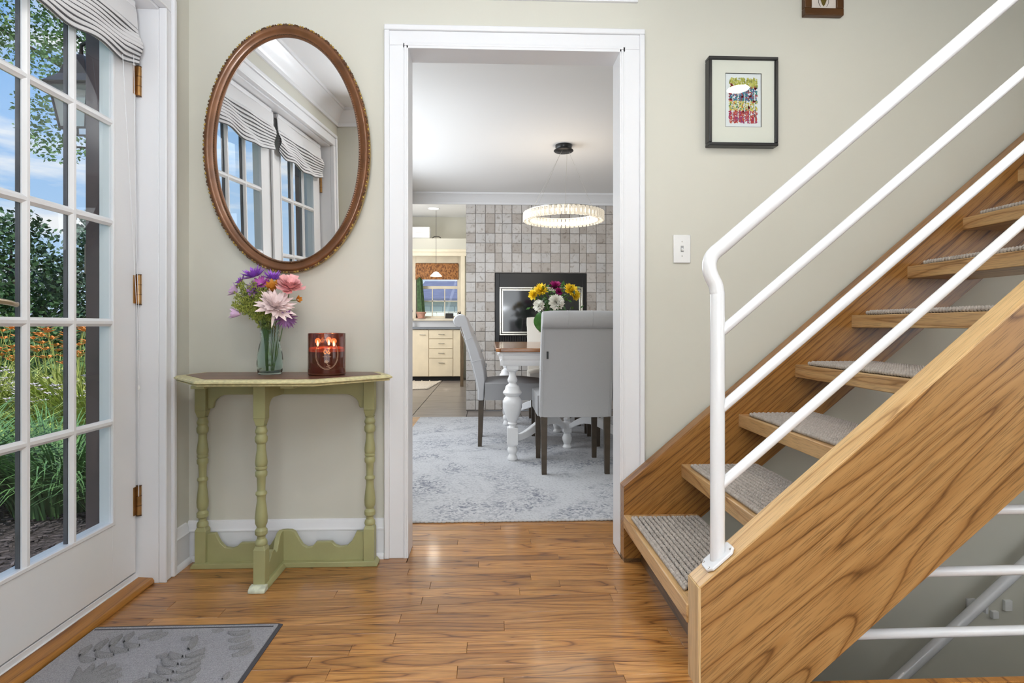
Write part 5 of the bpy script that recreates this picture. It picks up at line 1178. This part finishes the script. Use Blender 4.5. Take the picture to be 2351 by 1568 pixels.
place(c1, .528, 3.72, 90); place(c2, .138, 4.53, 0); place(c3, 1.04, 4.50, 180); place(c4, .595, 5.42, -90)
c5 = copy_tree(c1); c5['label'] = 'second pale grey chair on the left, hidden behind the first side-on chair'; 
bpy.data.objects.remove(c5) if False else None
place(c5, 1.04, 5.02, 180); c5['label'] = 'pale grey upholstered chair at the far right of the table, mostly hidden'

# bouquet on the dining table
G2 = 'flowers in the dining table bouquet'; TB = (.535, 4.57, TZ + .03)
tv = thing('table_vase', 'round glass vase with dark leaf lining on the dining table behind the near chair', 'vase', (.535, 4.57, TZ))
MB().lathe([(.045, .001), (.050, .006), (.052, .16), (.050, .21), (.047, .21), (.049, .16), (.047, .010), (.001, .008)], (.535, 4.57, TZ), 28).build('vase_glass', vaseg, parent=tv)
lf = thing('broad_leaf', 'big dark green leaf hanging beside the dining table vase', 'leaf', (.40, 4.55, .85))
rows = []
for i in range(9):
    t = i / 8; w_ = .060 * math.sin(PI * (.05 + .95 * t)) ** .8; rows.append([(.400 - w_ + .015 * t, 4.53 + .02 * t, 1.035 - .17 * t), (.405 + .015 * t, 4.515, 1.035 - .17 * t), (.400 + w_ + .015 * t, 4.53 + .02 * t, 1.035 - .17 * t)])
m = MB(); m.grid(rows); m.tube([(.405, 4.512, 1.03), (.42, 4.512, .87)], .0015, 5); m.tube([(.405, 4.52, 1.03), (.50, 4.55, 1.00)], .002, 5); m.build('leaf_blade', leafg, parent=lf)
def f2(nm, lab, c, ax, lay, mt): flower(nm, lab, c, ax, TB, lay, mt, grp=G2, stem_r=.002)
pom = lambda s_: [(18, .054 * s_, .020, -.1, .6), (18, .054 * s_, .020, .35, .4), (16, .050 * s_, .018, .75, .2), (12, .046 * s_, .017, 1.1, 0), (8, .042 * s_, .015, 1.4, 0)]
f2('chrysanthemum', 'yellow chrysanthemum at the left of the dining bouquet', (.405, 4.52, 1.205), (-.3, -.6, .5), pom(1.1), p_yel)
f2('chrysanthemum', 'smaller yellow bloom lowest left of the dining bouquet', (.345, 4.50, 1.170), (-.6, -.5, .2), pom(.8), p_yel)
f2('chrysanthemum', 'yellow chrysanthemum at the right of the dining bouquet', (.640, 4.52, 1.205), (.3, -.6, .5), pom(1.15), p_yel)
f2('chrysanthemum', 'yellow chrysanthemum at the outer right of the dining bouquet', (.675, 4.53, 1.17), (.6, -.4, .1), pom(.9), p_yel)
f2('carnation', 'deep magenta carnation on top of the dining bouquet', (.520, 4.56, 1.238), (0, -.4, .8), pom(1.0), p_mar)
f2('carnation', 'small magenta carnation just under the top of the dining bouquet', (.545, 4.50, 1.195), (.1, -.7, .5), pom(.6), p_mar)
f2('chrysanthemum', 'large round white chrysanthemum at the front of the dining bouquet', (.520, 4.46, 1.110), (0, -1, .2), [(24, .062, .026, -.6, .7), (24, .062, .026, -.2, .6), (24, .060, .026, .2, .5), (22, .058, .025, .6, .3), (18, .054, .024, 1.0, .1), (12, .050, .022, 1.3, 0)], p_wht)
f2('chrysanthemum', 'white chrysanthemum at the left of the dining bouquet', (.385, 4.49, 1.085), (-.5, -.7, .1), [(22, .048, .022, -.4, .6), (22, .047, .022, .1, .5), (20, .045, .02, .6, .3), (14, .042, .018, 1.1, 0)], p_wht)
dg = thing('bouquet_greenery', 'dark green leaves filling the dining table bouquet', 'foliage', (.53, 4.56, TZ + .02)); m = MB()
for i in range(150):
    a = rnd.uniform(0, 2 * PI); p = Vector((.53 + rnd.gauss(0, .075), 4.55 + rnd.gauss(0, .04), rnd.uniform(1.02, 1.24))); d = Vector((rnd.gauss(0, 1), rnd.gauss(-.3, .6), rnd.gauss(.5, .6))).normalized(); sd = d.orthogonal().normalized()
    m.add([p, p + d * .022 + sd * .012, p + d * .045, p + d * .022 - sd * .012], [(0, 1, 2, 3)])
m.add([(.575, 4.55, 1.22), (.602, 4.545, 1.25), (.590, 4.54, 1.29), (.566, 4.545, 1.26)], [(0, 1, 2, 3)])
for i in range(24): m.tube([TB, (.53 + rnd.gauss(0, .06), 4.55 + rnd.gauss(0, .03), rnd.uniform(1.05, 1.2))], .0015, 4)
m.build('leaves', leafg, parent=dg, kind='stuff', smooth=None)

# ------------------------------------------------------------------ kitchen
KY = 9.60
cb = thing('kitchen_cabinet', 'pale maple base cabinet run with a door and four drawers under the window', 'cabinet', (-1.1, 9.9, 0))
MB().box(-2.3, -.465, KY + .02, 10.19, .075, .862).build('body', maple, parent=cb)
MB().box(-2.3, -.48, KY + .07, 10.19, .0, .075).build('toe_kick', blackm, parent=cb)
def pull(par, x_, z_):
    MB().tube([(x_ - .045, KY, z_), (x_ - .042, KY - .022, z_), (x_ + .042, KY - .022, z_ - .004), (x_ + .045, KY, z_ - .004)], .006, 8).build('handle', chrome, parent=par)
def front(nm, x0, x1, z0, z1, hx, hz):
    o_ = MB().box(x0 + .003, x1 - .003, KY, KY + .019, z0 + .003, z1 - .003).build(nm, maple, parent=cb, bevel=.002)
    if hx is not None: pull(o_, hx, hz)
K = lambda px_, y_=9.6: (px_ - 1125.5) * y_ / 1310 * 1.008
front('door', -1.62, -1.025, .078, .858, -1.13, .775)
for z0, z1 in ((.708, .858), (.545, .705), (.383, .542), (.078, .380)): front('drawer', -1.022, -.622, z0, z1, -.815, z1 - .075)
front('door', -.619, -.468, .078, .858, None, 0)
tag(MB().box(-2.3, -.44, 9.565, 10.19, .866, .905).build('kitchen_worktop', countm, bevel=.004), 'grey kitchen worktop with a steel blue front edge below the window', 'worktop')
tag(MB().box(-.452, -.405, 8.70, 8.745, 0, .905).build('wooden_post', oak('brown_post', (.22, .15, .085), (.17, .11, .06), (.1, .06, .03), rot=(0, R(90), 0)), bevel=.002), 'slim brown wooden post standing beside the maple cabinets near the tiled wall', 'post')
# window wall
ww = MB(); WX0, WX1, WZ0, WZ1 = -1.33, -.55, 1.06, 2.06
ww.box(-2.6, WX0, 10.2, 10.35, -.2, 3.0).box(WX1, -.05, 10.2, 10.35, -.2, 3.0).box(WX0, WX1, 10.2, 10.35, WZ1, 3.0).box(WX0, WX1, 10.2, 10.35, -.2, WZ0)
struct('wall_window', ww, paint, smooth=None)
wf = MB(); fx_ = .085
wf.box(WX0 - .09, WX0 + .02, 10.165, 10.2, WZ0 - .03, WZ1 + .10).box(WX1 - .02, WX1 + .09, 10.165, 10.2, WZ0 - .03, WZ1 + .10).box(WX0 + .02, WX1 - .02, 10.165, 10.2, WZ1 - .02, WZ1 + .10).box(WX0 - .12, WX1 + .12, 10.08, 10.2, WZ0 - .045, WZ0 - .005)
wn = struct('window_1', wf, maple2, bevel=.004)
q = MB(); q.box(WX0, WX0 + .035, 10.24, 10.28, WZ0, WZ1).box(WX1 - .035, WX1, 10.24, 10.28, WZ0, WZ1).box(WX0, WX1, 10.24, 10.28, WZ0, WZ0 + .04).box(WX0, WX1, 10.24, 10.28, WZ1 - .04, WZ1).box(WX0, WX1, 10.235, 10.285, 1.585, 1.635)
q.build('sash', maple2, parent=wn, bevel=.002)
q = MB()
for x_ in (WX0 + .30, WX0 + .52): q.box(x_ - .008, x_ + .008, 10.25, 10.27, WZ0, 1.6)
q.box(WX0, WX1, 10.25, 10.27, 1.36, 1.376); q.build('muntins', maple2, parent=wn)
for a, b_ in ((WZ0 + .04, 1.585), (1.635, WZ1 - .04)): MB().box(WX0 + .035, WX1 - .035, 10.258, 10.262, a, b_).build('pane', winglass, parent=wn, smooth=None)
MB().box(WX0 - .12, WX1 + .12, 10.17, 10.2, .905, 1.015).build('apron_board', trimw, parent=wn)
ksd = tag(MB().prism([(10.150, 2.03), (10.164, 2.03), (10.164, 1.76), (10.158, 1.745), (10.150, 1.76)], 'x', WX0 + .012, WX1 - .01).build('woven_window_shade', bamboo), 'brown woven bamboo shade rolled half down in the kitchen window', 'window shade')
# soffit shelf with timber edge
struct('trim_9', MB().box(-2.6, -.20, 9.80, 10.2, 2.20, 2.42), paint, smooth=None)
struct('trim_10', MB().box(-2.6, -.20, 9.79, 9.80, 2.19, 2.235).box(-2.6, -.20, 9.80, 9.86, 2.12, 2.20).box(-.50, -.43, 9.80, 9.86, .905, 2.12), maple2, bevel=.003)
bxo = thing('white_appliance_box', 'white rounded appliance case resting on the soffit shelf above the kitchen window', 'appliance', (-1.35, 9.9, 2.42))
MB().box(-1.75, -1.03, 9.83, 10.02, 2.421, 2.625).build('case', trimw, parent=bxo, bevel=.02); m = MB(); m.box(-1.27, -1.14, 9.826, 9.831, 2.52, 2.523).box(-1.20, -1.195, 9.826, 9.831, 2.55, 2.556); m.build('logo_line', pm('faint_grey', (.5, .5, .5), .6), parent=bxo)
tag(MB().tube([(-.995 + .075 * (1 - math.cos(R(a))), 9.88, 2.421 + .04 * math.sin(R(a)) + .006) for a in range(0, 181, 20)], .006, 8).build('cable_loop', iron), 'dark curved cable loop on the soffit shelf right of the white case', 'cable')
# cactus, pots and little things on the sill
kc = thing('potted_cactus', 'tall green column cactus in a terracotta pot at the left of the kitchen window', 'cactus', (-1.215, 10.10, 1.055))
MB().lathe([(.055, 0), (.075, .075), (.085, .078), (.088, .105), (.080, .108), (.001, .10)], (-1.215, 10.12, 1.062), 24).build('pot', terra, parent=kc)
MB().lathe([(.085, 0), (.09, .012), (.06, .013)], (-1.215, 10.12, 1.053), 24).build('saucer', terra, parent=kc)
m = MB(); rows = []
for i in range(14):
    t = i / 13; r_ = .058 * (1 - .25 * t) * (1 - max(0, t - .93) * 12); rows.append([(-1.215 + (r_ * (1 + .22 * math.cos(5 * a_))) * math.cos(a_) - .03 * t, 10.12 + (r_ * (1 + .22 * math.cos(5 * a_))) * math.sin(a_), 1.16 + .62 * t) for a_ in [2 * PI * k / 40 for k in range(40)]])
m.grid(rows, closed_u=True); m.build('stem', cactus, parent=kc, smooth=70)
tag(MB().prism([(10.09, 1.05), (10.16, 1.05), (10.185, 1.145), (10.17, 1.15)], 'x', -.79, -.65).build('dark_tablet', black, bevel=.004), 'dark tablet-like panel leaning on the kitchen window sill', 'tablet')
m = MB()
for i in range(60):
    blade(m, (-.50 + rnd.uniform(-.03, .03), 9.95, 1.12), rnd.uniform(0, 2 * PI), rnd.uniform(.06, .13), .016, 2.0, .9, 4)
pp = thing('small_plant', 'small dark spiky plant in a pot at the right end of the kitchen worktop', 'plant', (-.50, 9.95, .905)); m.build('foliage', pm('dark_foliage', (.02, .025, .03), .5), parent=pp, kind='stuff')
MB().lathe([(.045, 0), (.055, .21), (.05, .21), (.001, .2)], (-.50, 9.95, .9055), 20).build('pot', blackm, parent=pp)
fc = thing('kitchen_tap', 'dark bronze kitchen tap at the left end of the worktop beside the door jamb', 'tap', (-1.40, 10.05, .905)); MB().tube(curve([(-1.385, 10.03, .906), (-1.385, 10.03, 1.12), (-1.36, 10.0, 1.20), (-1.345, 9.93, 1.17)], 5), .012, 10).build('spout', iron, parent=fc); MB().lathe([(.03, 0), (.03, .03), (.018, .05)], (-1.385, 10.03, .9055), 16).build('base', iron, parent=fc)
# pendant over the sink
pd = thing('pendant_lamp', 'small white glass pendant lamp hanging before the kitchen window', 'pendant lamp', (-.905, 9.62, 1.78)); px_, py_ = -.905, 9.62
MB().lathe([(.100, 0), (.094, .012), (.060, .045), (.035, .072), (.010, .080), (.001, .082)], (px_, py_, 1.755), 28).build('lamp_shade', shadew, parent=pd, smooth=70)
MB().tube([(px_, py_, 1.835), (px_, py_, 2.858)], .003, 6).build('cord', iron, parent=pd)
tag(MB().prism([(-2.1, 8.05), (-.955, 8.35), (-.86, 9.50), (-2.1, 9.50)], 'z', .0, .012).build('kitchen_rug', croch, bevel=.003), 'cream rag rug with knotted fringe on the kitchen floor', 'rug')
kr = bpy.data.objects['kitchen_rug']; m = MB()
for i in range(26):
    t = i / 25; x_ = -.955 + .095 * t + .03; y_ = 8.35 + 1.15 * t; m.ell((x_, y_, .010), (.030, .018, .009), 6, 4, Matrix.Rotation(rnd.uniform(-.5, .5), 3, 'Z'))
for i in range(8): m.ell((-1.0 - .13 * i, 9.53, .012), (.012, .03, .011), 6, 4)
m.build('knotted_fringe', croch, parent=kr, kind='stuff')
# neighbouring house outside the kitchen window
nh = thing('neighbouring_house', 'pale stone house with blue grey roof outside the kitchen window', 'house', (-2, 20, -.2))
MB().box(-7, 3.5, 19.5, 26, -.2, 1.78).build('wall', blockw, parent=nh, smooth=None)
m = MB(); m.prism([(19.2, 1.76), (23, 2.62), (23, 2.72), (19.2, 1.84)], 'x', -2.6, 3.8); m.build('roof', roofm, parent=nh, smooth=None)
m = MB(); m.prism([(-7.2, 1.5), (-4.2, 2.5), (-2.4, 1.72), (-2.4, 1.8), (-4.2, 2.62), (-7.2, 1.6)], 'y', 18.6, 23); m.build('roof', pm('pale_roof', (.25, .27, .38), .8), parent=nh, smooth=None)
sb = MB()
for j in range(8):
    for i in range(26): sb.box(-7 + i * .4 + (.2 if j % 2 else 0), -6.62 + i * .4 + (.2 if j % 2 else 0), 19.46, 19.5, .0 + j * .2, .18 + j * .2)
sb.build('stone_blocks', blockw, parent=nh, kind='stuff', smooth=None)
